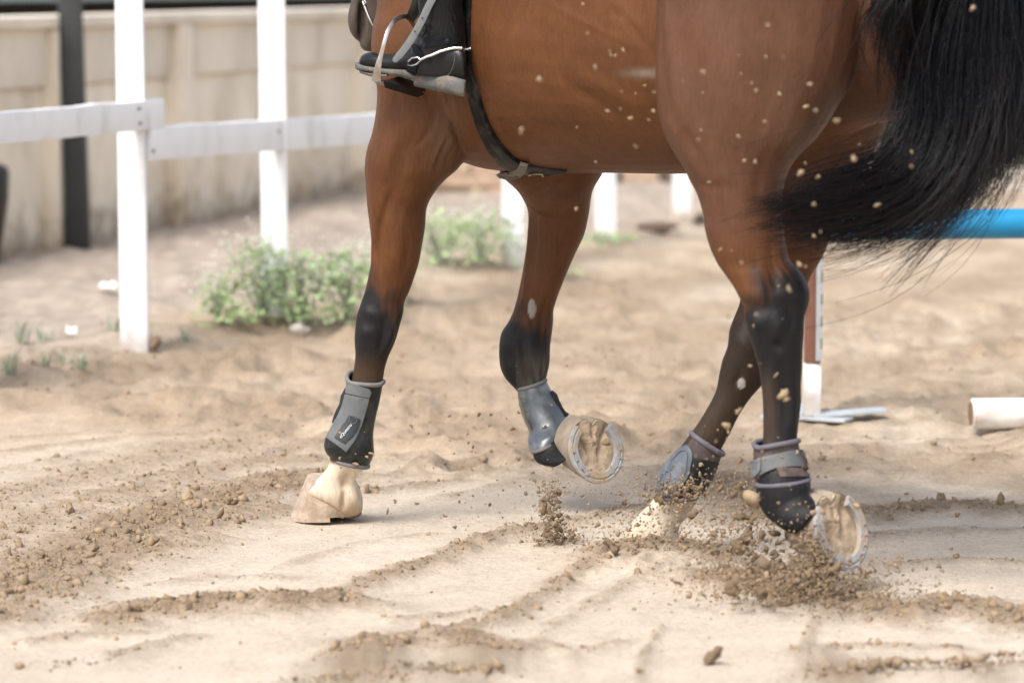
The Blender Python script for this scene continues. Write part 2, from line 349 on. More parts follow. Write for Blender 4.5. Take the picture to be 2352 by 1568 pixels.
def axis(lo, hi, step, far, g):
    A = list(np.arange(lo, hi, step)); s = step; p = hi
    while p < far: A.append(p); s *= g; p += s
    A.append(far); return A
def gh(u, v):
    d = ray(u, v); yy = np.arange(6, 45, .02); t_ = yy / d.y; x_, z_ = d.x * t_, EYE + d.z * t_; b_ = z_ - height(x_, yy); k_ = int(np.argmax(b_ < 0)) if (b_ < 0).any() else len(yy) - 1
    return Vector((x_[k_], yy[k_], float(height(x_[k_:k_ + 1], yy[k_:k_ + 1])[0])))
ys = np.array([-20, 0, 3, 5, 5.8, 6.2] + axis(6.45, 8.9, .0075, 260, 1.022))
xr = axis(0, 1.7, .008, 150, 1.06); xs = np.array([-v for v in xr[::-1][:-1]] + xr)
X, Y = np.meshgrid(xs, ys); Z = height(X, Y); C = churn(X, Y)
nx, ny = len(xs), len(ys); idx = np.arange(nx * ny).reshape(ny, nx)
Fq = np.stack([idx[:-1, :-1], idx[:-1, 1:], idx[1:, 1:], idx[1:, :-1]], -1).reshape(-1, 4)
me = fast_mesh('sand_ground', np.stack([X, Y, Z], -1).reshape(-1, 3), Fq)
base = np.array(SAND); damp_shade = np.array((.232, .175, .120)); dry = np.array((.565, .495, .412)); grey = np.array((.36, .30, .245))
n1 = fbm(X * 1.3, Y * .8, 3); n2 = fbm(X * 9, Y * 9, 2)
colr0 = 0; k = np.clip(C * 1.05 + .15 * n2 * (C > .05), 0, 1)[..., None]
midb = sm(8.3, 9.4, Y + .3 * X)[..., None]; base = base * (1 - midb) + np.array((.435, .35, .26)) * midb
colr = base * (1 - .35 * sm(-.1, .6, n1)[..., None]) + dry * (.35 * sm(-.1, .6, n1)[..., None])
colr = colr * (1 - k) + damp_shade * k
midd = (sm(8.6, 9.8, Y + .6 * X) * sm(.0, .7, fbm(X * 2.2 + 5, Y * 1.2, 3) + .2 + .25 * fbm(X * 9, Y * 5, 2)))[..., None] * .62
colr = colr * (1 - midd) + damp_shade * 1.25 * midd; ml = (sm(8.5, 9.6, Y + .4 * X) * sm(1.6, -.2, X) * (1 - sm(12, 16, Y)))[..., None] * .30; colr = colr * (1 - ml) + np.array((.30, .222, .15)) * ml
dP = hoofprints(X, Y, np.zeros_like(X)); print_shade = (np.clip(np.abs(dP) / .02, 0, 1) * (.55 + .3 * n2))[..., None].clip(0, 1); colr = colr * (1 - print_shade) + damp_shade * 1.15 * print_shade  # hoofprint pits and rims darkened: shade painted in with the damp sand tone
fs = sm(-.15, .5, fside(X, Y) + .2 * n1)[..., None]; colr = colr * (1 - fs) + grey * (1 + .25 * n2[..., None]) * fs
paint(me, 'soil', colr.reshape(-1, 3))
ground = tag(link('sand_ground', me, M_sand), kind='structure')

# clods lying on the churned sand
def ico(sub):
    bm = bmesh.new(); bmesh.ops.create_icosphere(bm, subdivisions=sub, radius=1)
    V = np.array([v.co[:] for v in bm.verts]); Fc = np.array([[v.index for v in f.verts] for f in bm.faces]); bm.free(); return V, Fc
ICO1, ICO2 = ico(1), ico(2)
def lump(n, sub=1):
    """n ready-made clod shapes: angular, uneven"""
    V0, F0 = (ICO1, ICO2)[sub - 1]; out = []
    for i in range(n):
        r = np.random.default_rng(100 + i)
        d = r.normal(size=(9, 3)); d /= np.linalg.norm(d, axis=1)[:, None]; off = r.uniform(.35, .95, 9)
        s = np.ones(len(V0))
        for dd, o in zip(d, off): pr = V0 @ dd; s = np.minimum(s, np.where(pr > 1e-3, o / np.maximum(pr, 1e-3), 9))
        P = V0 * s[:, None] * r.uniform(.58, 1.42, (len(V0), 1)) * r.uniform(.55, 1.5, 3); out.append(P)
    return out, F0
def rotm(n):
    q = rng.normal(size=(n, 4)); q /= np.linalg.norm(q, axis=1)[:, None]; w, x, y, z = q.T
    return np.stack([1 - 2 * (y * y + z * z), 2 * (x * y - z * w), 2 * (x * z + y * w), 2 * (x * y + z * w), 1 - 2 * (x * x + z * z), 2 * (y * z - x * w), 2 * (x * z - y * w), 2 * (y * z + x * w), 1 - 2 * (x * x + y * y)], -1).reshape(n, 3, 3)
def scatter(name, P, Rr, m, sub=1, nv=12, flat=None):
    L_, F0 = lump(nv, sub); L_ = np.array(L_); n = len(P); k = rng.integers(0, nv, n)
    V = np.einsum('nij,nvj->nvi', rotm(n), L_[k]) * np.asarray(Rr)[:, None, None]
    if flat is not None: V[..., 2] *= flat
    V = V + np.asarray(P)[:, None, :]; nv0 = V.shape[1]
    Fc = (F0[None] + (np.arange(n) * nv0)[:, None, None]).reshape(-1, 3)
    return link(name, fast_mesh(name, V.reshape(-1, 3), Fc), m, smooth=False)
N0 = 420000
uu = rng.uniform(-60, 2420, N0); vv = rng.uniform(640, 1600, N0)
px = np.array([tuple(gnd(u, v))[:2] for u, v in zip(uu, vv)]); cx_ = churn(px[:, 0], px[:, 1])
keep = rng.uniform(size=N0) < np.where(cx_ > .2, cx_ ** 1.4 * .20, .007)
px, cx_ = px[keep], cx_[keep]
rad = np.minimum(.0022 * (1 / rng.uniform(.0, 1, len(px)).clip(.004)) ** .42, .015) * (.45 + .75 * cx_)
pz = height(px[:, 0], px[:, 1]) + rad * .05
tag(scatter('sand_clods', np.c_[px, pz], rad, M_clod, 1), kind='stuff')
# a few big clods seen in the photograph
bigs = [(160,1180,.014),(525,1160,.016),(430,1155,.020),(320,1250,.012),(350,1255,.013),(215,1268,.014),(45,1258,.016),(505,1195,.015),(555,1190,.010),(700,1130,.016),(843,1135,.014),(590,1195,.007),(235,1305,.012),(0,1415,.011),(2200,1190,.013),(2300,1160,.014),(2120,1180,.012),(2060,1170,.012),(1480,1210,.011)]
P = [gh(u, v) for u, v, r in bigs]
tag(scatter('large_sand_clods', [(p.x, p.y, hz(p.x, p.y) + r * .45) for p, (u, v, r) in zip(P, bigs)], [r for _, _, r in bigs], M_clod, 2), kind='stuff')

# ------------------------------------------------------------------ background: wall, shed, fence, pole
wl = [gnd(70, 603), gnd(366, 545), gnd(696, 481)]
w0 = np.array(wl[0][:2]); wd = np.array(wl[2][:2]) - w0; wd /= np.linalg.norm(wd); wn = np.array((wd[1], -wd[0]))   # towards the camera
if wn[1] > 0: wn = -wn
def wp(s, off=0, z=0): p = w0 + wd * s + wn * off; return Vector((p[0], p[1], z))
def s_at(u):                                     # distance along the wall seen in picture column u
    k_ = (u - 1176) / FPX * (1 / _c); return (w0[0] - k_ * w0[1]) / (k_ * wd[1] - wd[0])
WM = Matrix(((wd[0], -wn[0], 0), (wd[1], -wn[1], 0), (0, 0, 1)))
wall = empty('plaster_wall', wp(3), 'long cream stained plaster wall with piers behind white fence', 'wall')
def wbox(name, s0, s1, o0, o1, z0, z1, m, bev=.012, parent=None):
    return MB().box(wp((s0 + s1) / 2, (o0 + o1) / 2, (z0 + z1) / 2), (s1 - s0, abs(o1 - o0), z1 - z0), WM).build(name, m, parent or wall, bevel=bev)
WH = 1.13
pil = [s_at(u) for u in (-420, -110, 138, 415, 640, 835, 1000)]
st = pil[-1] - pil[-2]
_s0 = pil[1] - pil[0]; pil = [pil[0] - 2 * _s0, pil[0] - _s0] + pil
while len(pil) < 13: pil.append(pil[-1] + st * 1.05)
for i, p in enumerate(pil):
    wbox('pier', p - .10, p + .10, -.2, .05, -.1, WH - .06, M_conc)
for a, b in zip(pil[:-1], pil[1:]):
    wbox('lower_panel', a + .101, b - .101, -.2, -.03, -.1, .80, M_conc)
    wbox('upper_panel', a + .101, b - .101, -.2, -.002, .803, WH - .06, M_conc2)
wbox('coping', pil[0] - .3, pil[-1] + .3, -.22, .052, WH - .058, WH, M_conc2)
# open-fronted shed behind the wall: back board coloured dark for the shade inside, pale blue-grey sheet roof edge
shed = empty('shed', wp(4, -3), 'low shed behind the wall with blue grey sheet fascia', 'shed')
wbox('back_board', -6, 34, -4.2, -4.0, 0, 1.6, M_dark, .01, shed)
wbox('roof_sheet', -6, 34, -4.6, -2.5, 1.62, 1.68, M_teal, .01, shed)
wbox('fascia', -6, 34, -2.5, -2.45, 1.155, 1.75, M_teal, .01, shed)
for u in (60, 215, 545, 760): wbox('shed_post', s_at(u) + .7, s_at(u) + .8, -2.62, -2.52, 0, 1.10, M_teal if u > 500 else M_wood, .01, shed)

pw = gnd(170, 592)
pl = MB().box((pw.x, pw.y, 1.15), (.105, .09, 2.36), Matrix.Rotation(R(-1.2), 3, 'Y')).build('steel_pole', M_pole, bevel=.008)
tag(pl, 'dark grey upright steel pole behind the white fence rail', 'pole')

# fence
fence = empty('white_fence', (FEN0[0], FEN0[1], 0), 'white painted wooden post and rail fence at arena edge', 'fence')
fang = math.atan2(FENd[1], FENd[0])
FM = Matrix.Rotation(R(4), 3, 'Z')
def post(u, v, w, h, lean=0, low=.1):
    p = gh(u, v); b = MB(); zs = np.linspace(-.15, h, 12); V, Fc = [], []
    for i, z in enumerate(zs):
        k_ = 1 + .035 * noise2(np.array(z * 3 + u), np.array(u * .1)); 
        for sx, sy in ((-1, -1), (1, -1), (1, 1), (-1, 1)):
            q = FM @ Vector((sx * w / 2 * float(k_), sy * w / 2 * float(k_), 0)); V.append((p.x + q.x + lean * z, p.y + q.y, p.z + z))
    for i in range(11):
        for k2 in range(4): Fc.append((i * 4 + k2, i * 4 + (k2 + 1) % 4, i * 4 + 4 + (k2 + 1) % 4, i * 4 + 4 + k2))
    Fc += [(3, 2, 1, 0), (44, 45, 46, 47)]
    return b.add(V, Fc).build('post', M_paint, fence, bevel=.006), p
posts = [post(u, v, w, h, l) for u, v, w, h, l in ((-80, 880, .095, 1.5, 0), (310, 805, .094, 1.55, -.004), (633, 722, .098, 1.55, -.006), (905, 668, .095, 1.5, 0), (1178, 617, .094, 1.3, 0), (1390, 555, .095, 1.3, 0), (1566, 512, .092, 1.3, 0), (1735, 470, .092, 1.3, 0), (1880, 432, .092, 1.3, 0))]
def rail(a, b, h, t=.035):
    A, B = Vector(a), Vector(b); d = (B - A); L_ = d.length; x = d.normalized(); y = Vector((-x.y, x.x, 0)).normalized(); z = x.cross(y)
    M = Matrix((x, y, z)).transposed(); bm = MB(); n = 26; V, Fc = [], []
    for i in range(n + 1):
        s = (i / n - .5) * L_; up = .004 * float(noise2(np.array(s * 5 + a[0]), np.array(1.3))) ; dn = .004 * float(noise2(np.array(s * 5), np.array(7.3)))
        for cy, cz in ((-t / 2, -h / 2 + dn), (t / 2, -h / 2 + dn), (t / 2, h / 2 + up), (-t / 2, h / 2 + up)): V.append((A + B) / 2 + M @ Vector((s, cy, cz)))
    for i in range(n):
        for k2 in range(4): Fc.append((i * 4 + k2, i * 4 + (k2 + 1) % 4, i * 4 + 4 + (k2 + 1) % 4, i * 4 + 4 + k2))
    Fc += [(3, 2, 1, 0), (n * 4, n * 4 + 1, n * 4 + 2, n * 4 + 3)]
    return bm.add(V, Fc).build('rail', M_paint, fence, bevel=.004)
_pp = [p.copy() for _, p in posts]
def yfence(u, off):                                # depth of the fence's near face in picture column u
    a, b = _pp[1], _pp[2]; k_ = (u - 1176) / FPX / _c; f_ = (a.x - k_ * a.y) / (k_ * (b.y - a.y) - (b.x - a.x)); return a.y + (b.y - a.y) * f_ - off
rail(at(-260, 318, yfence(-260, .075)), at(369, 261, yfence(369, .075)), .101)
rail(at(338, 330, yfence(338, .075)), at(1190, 273, yfence(1190, .075)), .115)
rail(at(1130, 292, 15.0), at(1900, 235, 20.4), .115)
for u, v, Y_ in ((320, 250, yfence(320, .095)), (322, 284, yfence(322, .095)), (352, 347, yfence(352, .095)), (640, 302, yfence(640, .095))):
    p = at(u, v, Y_ - .02); MB().tube([p, p + Vector((0, -.004, 0))], .006, 8).build('nail', M_pole, fence)
p1 = posts[1][1]
tag(scatter('wood_chunk', [(p1.x + .075, p1.y - .05, p1.z + .02)], [.035], M_wood, 2), 'brown wood chunk at the foot of the left white post', 'wood chunk')

# weeds, tufts, litter, rocks
def leafset(b, c, n, rx, h, size, droop=.6):
    for i in range(n):
        a = random.uniform(0, 6.283); q = random.random() ** .6; zz = random.random() ** .8
        p = Vector((c[0] + math.cos(a) * rx * q * (1.1 - .5 * zz), c[1] + math.sin(a) * rx * q * (1.1 - .5 * zz), c[2] + h * zz * (1.1 - .35 * q) + .01))
        d = Vector((random.gauss(0, 1), random.gauss(0, 1), random.gauss(.2, .6))).normalized(); s = d.cross(Vector((random.gauss(0, .3), random.gauss(0, .3), 1))).normalized(); l = size * random.uniform(.5, 1.3)
        u = d.cross(s) * l * .18
        b.add([p, p + d * l * .5 + s * l * .3 + u, p + d * l, p + d * l * .5 - s * l * .3 + u], [(0, 1, 2), (0, 2, 3)])
def weed(u, v, rx, h, n, nf, label, group='weeds along the white fence'):
    g0 = gh(u, v); g = Vector((g0.x, g0.y, hz(g0.x, g0.y))); o = empty('weed', g, label, 'weed', group)
    stem = MB(); lf = MB(); fl = MB(); tips = []
    for i in range(max(8, n // 14)):
        a = random.uniform(0, 6.283); q = random.random() * rx; t = Vector((g.x + math.cos(a) * q, g.y + math.sin(a) * q, g.z + h * random.uniform(.6, 1.1)))
        m_ = (g + t) / 2 + Vector((random.gauss(0, .02), random.gauss(0, .02), .02)); stem.tube([g, m_, t], [.0035, .003, .0015], 4); tips.append(t)
    leafset(lf, g, n, rx * 1.1, h, .036)
    for i in range(nf):
        t = random.choice(tips) + Vector((random.gauss(0, .05), random.gauss(0, .05), random.gauss(.0, .035)))
        for k_ in range(5):
            a = k_ * 1.257 + random.random(); e = Vector((math.cos(a), math.sin(a), .35)) * random.uniform(.008, .014); e2 = Vector((-math.sin(a), math.cos(a), 0)) * .005
            fl.add([t, t + e * .6 + e2, t + e, t + e * .6 - e2], [(0, 1, 2, 3)])
    tag(stem.build('stems', M_grass, o), kind='stuff'); tag(lf.build('leaves', M_leafw, o, smooth=False), kind='stuff'); 
    if nf: tag(fl.build('flowers', M_petal, o, smooth=False), kind='stuff')
weed(500, 752, 0.12, 0.18, 137, 50, 'low green weed clump just right of the left white post')
weed(600, 745, 0.16, 0.31, 260, 141, 'tall flowering weed growing against the second white post')
weed(700, 748, 0.20, 0.27, 295, 166, 'bushy flowering weed right of the second white post')
weed(800, 735, 0.20, 0.27, 252, 166, 'flowering weed close to the front leg of the horse')
weed(1010, 612, 0.21, 0.23, 236, 166, 'pale flowering weed behind the planted front leg')
weed(1105, 606, 0.21, 0.22, 236, 141, 'green weed just left of the middle white post')
weed(1270, 640, 0.15, 0.08, 66, 0, 'short green weed patch behind the lifted foreleg')
weed(1385, 560, 0.20, 0.04, 91, 0, 'low green weed patch round the foot of a white post', 'weeds along the white fence')
weed(880, 690, 0.17, 0.20, 126, 70, 'weed behind the knee of the planted foreleg')
def tuft(u, v, h, label):
    g0 = gh(u, v); g = Vector((g0.x, g0.y, hz(g0.x, g0.y) - .005)); b = MB()
    for i in range(13):
        a = random.uniform(0, 6.283); d = Vector((math.cos(a), math.sin(a), 0)); s = Vector((-d.y, d.x, 0)) * .004; l = h * random.uniform(.4, 1.1); p = g + d * random.uniform(0, .03)
        m_ = p + d * l * .18 + Vector((0, 0, l * .6)); t = p + d * l * .5 + Vector((0, 0, l))
        b.add([p - s, p + s, m_ + s * .7, m_ - s * .7, t], [(0, 1, 2, 3), (3, 2, 4)])
    tag(b.build('grass_tuft', M_grass, None, smooth=False), label, 'grass tuft', 'grass tufts on the sand at left')
tuft(46, 790, .10, 'grass tuft at far left on the sand left of the fence'); tuft(106, 785, .08, 'small grass tuft second from the left edge of the sand')
tuft(16, 858, .11, 'grass tuft nearest the left edge of the picture'); tuft(100, 845, .05, 'tiny grass tuft in the row below the white scrap')
tuft(148, 840, .05, 'tiny middle grass tuft below the white scrap'); tuft(186, 848, .06, 'short grass tuft nearest the left white post on the sand')
tuft(262, 762, .09, 'yellowish grass tuft against the left white post'); tuft(425, 785, .06, 'low grey green grass tuft right of left white post')
def scrap(u, v, w, label):
    g0 = gh(u, v); z = hz(g0.x, g0.y) + .012; b = MB(); V = []; n = 5
    for i in range(n):
        for j in range(n): V.append((g0.x + (i / 4 - .5) * w, g0.y + (j / 4 - .5) * w * .9, z + .014 * random.random() + .02 * (j == 4)))
    b.add(V, [(i * n + j, i * n + j + 1, (i + 1) * n + j + 1, (i + 1) * n + j) for i in range(n - 1) for j in range(n - 1)])
    tag(b.build('paper_scrap', M_paper), label, 'litter', 'white litter scraps on the sand')
scrap(247, 672, .065, 'larger flat white paper scrap just left of the white post'); scrap(163, 778, .035, 'smaller crumpled white scrap on the sand at left')
def rock(name, u, v, r, m, label, cat, sq=(1, 1, .6)):
    g0 = gh(u, v); L_, F0 = lump(14, 2); k_ = random.randrange(14); Vv = L_[k_] * np.array(sq) * r + np.array((g0.x, g0.y, hz(g0.x, g0.y) + r * sq[2] * .5))
    o = link(name, fast_mesh(name, Vv, F0), m, smooth=False); return tag(o, label, cat)
rock('stone', 688, 772, .042, M_stone, 'pale round stone in front of the flowering weeds', 'stone', (1.2, .8, .75))
rock('rock', 1492, 532, .115, M_rock, 'dark brown rock lying between white posts under the belly', 'rock', (1.0, .7, .42))
rock('rock', 1612, 512, .06, M_rock, 'small dark rock beside the horse thigh by the last white post', 'rock', (1, .8, .5))
stack = empty('brick_stack', gnd(1075, 462), 'low stack of tan bricks on the ground behind the belly', 'brick stack')
bp = gnd(1075, 462)
for r_ in range(3):
    for i in range(4):
        MB().box((bp.x - .28 + i * .20 + .03 * (r_ % 2), bp.y + random.uniform(-.02, .02), .045 + r_ * .075), (.19, .1, .07), Matrix.Rotation(random.uniform(-.1, .1), 3, 'Z')).build('brick', M_brick, stack, bevel=.005)
stack2 = empty('block_stack', gnd(1500, 418), 'grey and brown blocks stacked in the distance under the belly', 'block stack')
bp = gnd(1500, 418)
for i, (dx, w, h, m) in enumerate(((-.32, .22, .20, M_rock), (-.08, .2, .14, M_brick), (.14, .18, .22, M_rock), (.36, .2, .12, M_stone))):
    MB().box((bp.x + dx, bp.y, h / 2), (w, .2, h), Matrix.Rotation(random.uniform(-.2, .2), 3, 'Z')).build('block', m, stack2, bevel=.012)

# black plastic barrel edge at the picture's left border: another horse boot-like tapered bin
bu = gnd(-18, 632)
b = MB(); rr = [(0, .035), (.08, .045), (.2, .075), (.34, .10), (.44, .105), (.475, .098), (.49, .07)]
V, Fc = [], []; n = 28
for z, r_ in rr:
    for k_ in range(n): a = 2 * math.pi * k_ / n; V.append((bu.x - .012 + r_ * math.cos(a) * (.9 if z > .1 else 1), bu.y + r_ * math.sin(a), z))
for i in range(len(rr) - 1):
    for k_ in range(n): Fc.append((i * n + k_, i * n + (k_ + 1) % n, (i + 1) * n + (k_ + 1) % n, (i + 1) * n + k_))
Fc += [tuple(range(n))[::-1], tuple(range((len(rr) - 1) * n, len(rr) * n))]
tag(b.add(V, Fc).build('tapered_tub', mat('black_plastic', (.012, .013, .014), .3, .1)), 'glossy black tapered tub against the wall at left edge', 'tub')

# shrubs far right behind the tail
def shrub(u, v, rx, h, n, label):
    g0 = gnd(u, v); o = empty('shrub', (g0.x, g0.y, 0), label, 'shrub', 'dark shrubs behind the tail')
    tk = MB()
    for i in range(6): a = i * 1.05; tk.tube([(g0.x, g0.y, -.05), (g0.x + math.cos(a) * rx * .3, g0.y + math.sin(a) * rx * .3, h * .4), (g0.x + math.cos(a) * rx * .6, g0.y + math.sin(a) * rx * .6, h * .85)], [.03, .02, .008], 6)
    tk.build('trunk', M_bark, o); lf = MB(); leafset(lf, (g0.x, g0.y, .02), n, rx, h, .13); tag(lf.build('crown', M_shrub, o, smooth=False), kind='stuff')
for i, (u, v) in enumerate(((2060, 400), (2250, 398), (2440, 402), (2640, 400))):
    shrub(u, v, .62, 1.5, 1500, ('dark shrub right behind the hanging tail', 'dark shrub between the tail and the right edge', 'dark shrub at the right edge of the picture', 'dark shrub past the right edge of the picture')[i])
gk = MB().box((gnd(2300, 432).x, gnd(2300, 432).y, .05), (2.4, .08, .16), Matrix.Rotation(R(2), 3, 'Z')).build('ground_board', M_stone, bevel=.01)
tag(gk, 'pale grey board on edge along the sand before the shrubs', 'board')

# ------------------------------------------------------------------ jump stand, poles
def jump_stand(P, label, with_pole=False):
    o = empty('jump_stand', P, label, 'jump stand', 'jump stands holding the blue pole'); x, y = P[0], P[1]
    MB().box((x, y, .98 + P[2]), (.046, .05, 1.62), None).build('upright', M_red, o, bevel=.004)
    MB().box((x, y, .095 + P[2]), (.048, .052, .15), None)
    MB().box((x, y, .09 + P[2]), (.05, .054, .155), None).build('white_base', M_paint, o, bevel=.004)
    MB().box((x + .017, y - .034, .93 + P[2]), (.019, .012, 1.5), None).build('metal_track', M_track, o, bevel=.002)
    sl = MB()
    for k_ in range(22): sl.box((x + .0235, y - .0415, .23 + k_ * .066), (.004, .003, .03))
    tag(sl.build('slots', M_slot, o, smooth=False), kind='stuff')
    for a, l, w_, tilt, z in ((5, .22, .07, 3.5, .014), (-3, -.15, .06, 0, .007), (96, .30, .06, 0, .007), (-28, .12, .07, 0, .006)):
        ax = Matrix.Rotation(R(a), 3, 'Z') @ Matrix.Rotation(R(-tilt), 3, 'Y'); c = Vector((x, y, P[2] + z)) + ax @ Vector((l / 2, 0, 0))
        MB().box(c, (abs(l), w_, .010), ax).build('foot', M_track, o, bevel=.002)
    return o
js = gh(1864, 968); jump_stand((js.x, js.y, hz(js.x, js.y) + .004), 'red and white jump stand with slotted track behind hind legs')
pl0, pl1 = at(1878, 517, js.y - .02), Vector((js.x + 3.2, js.y + .35, .575))
d = (pl1 - pl0).normalized()
bp_ = MB().tube([pl0 - d * .12, pl0, pl0.lerp(pl1, .5), pl1, pl1 + d * .12], .0445, 28).build('jump_pole', M_blue); tag(bp_, 'bright blue horizontal jump pole behind the tail', 'jump pole')
jump_stand((pl1.x, pl1.y + .06, 0), 'red and white jump stand at the right end of blue pole')
g0 = gnd(2262, 985); gp = MB(); A = Vector((g0.x - .04, g0.y, .046)); B = A + Vector((2.2, .1, 0)); d = (B - A).normalized()
grp = empty('ground_pole', A, 'dirty white pole lying on the sand at the right edge', 'pole')
gp.tube([A, A + d * .004, B], [.038, .0435, .0435], 28).build('pole_shaft', M_paintd, grp)
MB().tube([A - d * .003, A + d * .001], [.034, .036], 24).build('end_cap', M_wood, grp)

# ------------------------------------------------------------------ horse
PSI = R(38); Bx = np.array((math.cos(PSI), -math.sin(PSI))); Rx = np.array((math.sin(PSI), math.cos(PSI))); C0 = np.array((-.129, 8.108))
def hf(s, lat, z): p = C0 + Bx * s + Rx * lat; return np.array((p[0], p[1], z))
def barrel(sec, n=48, ex=2.15):
    T = cr(sec, 5); V, Fc = [], []
    for s, w, zb, zt, lat in T:
        for k_ in range(n):
            a = 2 * math.pi * k_ / n; ca, sa = math.cos(a), math.sin(a)
            V.append(hf(s, lat + w * math.copysign(abs(ca) ** (2 / ex), ca), (zb + zt) / 2 + (zt - zb) / 2 * math.copysign(abs(sa) ** (2 / ex), sa)))
    for i in range(len(T) - 1):
        for k_ in range(n): Fc.append((i * n + k_, i * n + (k_ + 1) % n, (i + 1) * n + (k_ + 1) % n, (i + 1) * n + k_))
    Fc += [tuple(range(n))[::-1], tuple(range((len(T) - 1) * n, len(T) * n))]; return V, Fc
BAR = [(-.16, .10, .98, 1.45, .03), (-.06, .17, .90, 1.54, .02), (.08, .225, .853, 1.62, 0), (.25, .275, .846, 1.63, 0), (.45, .31, .853, 1.58, 0), (.65, .318, .858, 1.55, 0), (.82, .30, .872, 1.56, 0), (.98, .255, .92, 1.58, 0), (1.15, .23, .98, 1.59, 0), (1.35, .20, 1.02, 1.55, 0), (1.5, .12, 1.1, 1.48, 0), (1.56, .04, 1.2, 1.4, 0)]
NF = [(885,-420,1150,-420,8.12,.14),(872,-200,1140,-200,8.08,.16),(867,0,1125,0,8.05,.165),(856,60,1120,60,8.04,.165),(853,120,1115,120,8.03,.16),(866,210,1110,220,8.02,.15),(858,290,1092,300,8.0,.135),(842,345,1078,350,8.0,.125),(837,385,1052,388,8.0,.115),(839,415,1024,412,8.0,.105),(841,445,1000,440,8.0,.098),(844,480,981,475,8.0,.088),(849,518,977,520,8.0,.08),(853,560,970,562,8.0,.072),(852,600,963,601,8.0,.064),(846,634,952,637,8.0,.056),(838,668,941,668,8.0,.05),(828,698,929,694,8.0,.047),(820,722,927,716,8.0,.048),(816,750,919,746,8.0,.048),(814,782,908,784,8.0,.046),(816,815,893,818,8.0,.04),(812,848,884,846,8.0,.034),(806,880,878,883,8.0,.031),(795,935,860,945,8.0,.030),(772,985,848,1010,8.0,.034),(756,1030,846,1046,8.0,.042),(757,1062,840,1071,8.01,.040),(738,1090,818,1096,8.02,.037),(718,1112,822,1112,8.03,.046),(703,1133,832,1136,8.04,.056),(704,1156,834,1162,8.05,.059),(716,1174,830,1176,8.06,.052),(740,1182,818,1184,8.06,.040)]
FF = [(1110,250,1420,250,8.28,.12),(1125,330,1405,330,8.28,.12),(1150,400,1388,390,8.30,.105),(1186,436,1364,432,8.31,.095),(1205,465,1357,460,8.31,.09),(1213,491,1353,491,8.32,.082),(1211,540,1342,539,8.32,.075),(1206,586,1320,586,8.32,.066),(1196,645,1295,645,8.32,.056),(1182,705,1273,705,8.32,.05),(1168,738,1271,738,8.32,.052),(1151,765,1268,765,8.32,.054),(1146,800,1264,795,8.31,.054),(1148,839,1263,830,8.30,.05),(1158,865,1257,860,8.29,.043),(1174,884,1253,878,8.28,.036),(1192,905,1257,890,8.27,.032),(1205,950,1280,930,8.25,.031),(1224,990,1284,966,8.23,.034),(1224,1016,1280,996,8.21,.038),(1224,1048,1300,1012,8.19,.036),(1240,1066,1315,1020,8.17,.038),(1275,1072,1330,1025,8.15,.042)]
NH = [(1560,-480,1960,-480,7.30,.12),(1515,-300,2010,-300,7.29,.17),(1507,-100,2014,-100,7.28,.185),(1507,0,2006,0,7.28,.185),(1505,60,1996,57,7.27,.18),(1504,120,1981,125,7.27,.175),(1504,185,1955,189,7.26,.165),(1509,240,1925,242,7.25,.155),(1518,290,1898,287,7.24,.142),(1534,328,1870,323,7.24,.13),(1550,355,1842,349,7.23,.12),(1568,382,1818,379,7.22,.112),(1583,412,1804,412,7.22,.103),(1601,447,1797,446,7.21,.094),(1614,490,1796,491,7.20,.083),(1619,528,1800,528,7.19,.075),(1631,570,1806,565,7.18,.068),(1647,605,1815,599,7.17,.062),(1660,624,1836,620,7.16,.058),(1679,650,1853,645,7.15,.056),(1693,674,1860,672,7.14,.055),(1706,702,1858,698,7.14,.055),(1710,730,1849,726,7.13,.053),(1718,764,1847,766,7.13,.050),(1731,804,1844,804,7.13,.045),(1741,839,1843,839,7.13,.040),(1748,883,1840,883,7.13,.036),(1752,927,1840,927,7.13,.034),(1752,1006,1831,1006,7.12,.033),(1746,1060,1834,1052,7.11,.038),(1737,1105,1852,1090,7.10,.046),(1739,1142,1864,1112,7.09,.044),(1755,1180,1856,1128,7.08,.040),(1792,1212,1866,1142,7.06,.042),(1822,1228,1880,1160,7.05,.042)]
FH = [(1600,-200,2140,-200,7.62,.13),(1600,0,2125,0,7.62,.14),(1620,120,2105,120,7.62,.135),(1635,210,2075,210,7.61,.125),(1645,300,2032,300,7.61,.115),(1650,370,1995,370,7.61,.105),(1655,420,1966,420,7.61,.098),(1660,470,1941,470,7.61,.09),(1668,517,1919,517,7.60,.08),(1676,555,1904,555,7.60,.072),(1685,600,1886,596,7.60,.064),(1697,645,1860,640,7.60,.058),(1700,690,1850,680,7.60,.054),(1686,728,1848,712,7.60,.053),(1675,758,1842,752,7.59,.052),(1671,795,1815,800,7.58,.05),(1659,827,1782,845,7.58,.046),(1652,858,1750,884,7.58,.042),(1644,898,1722,916,7.58,.036),(1623,939,1698,952,7.58,.034),(1600,976,1678,992,7.58,.033),(1566,1022,1652,1040,7.58,.034),(1540,1065,1635,1080,7.59,.038),(1513,1110,1622,1118,7.59,.046),(1499,1148,1604,1143,7.59,.042),(1470,1178,1586,1178,7.6,.040),(1447,1206,1562,1205,7.6,.046),(1428,1236,1560,1232,7.6,.056),(1424,1275,1562,1270,7.6,.058)]
HEAD = [(836,117,856,120,8.42,.02),(826,104,880,113,8.42,.032),(829,85,890,88,8.42,.04),(832,50,905,50,8.42,.045),(826,10,915,10,8.42,.048),(800,-60,930,-60,8.42,.055),(770,-200,950,-220,8.42,.065),(740,-380,980,-420,8.42,.085),(770,-520,1010,-560,8.42,.085),(850,-620,1030,-640,8.42,.06)]
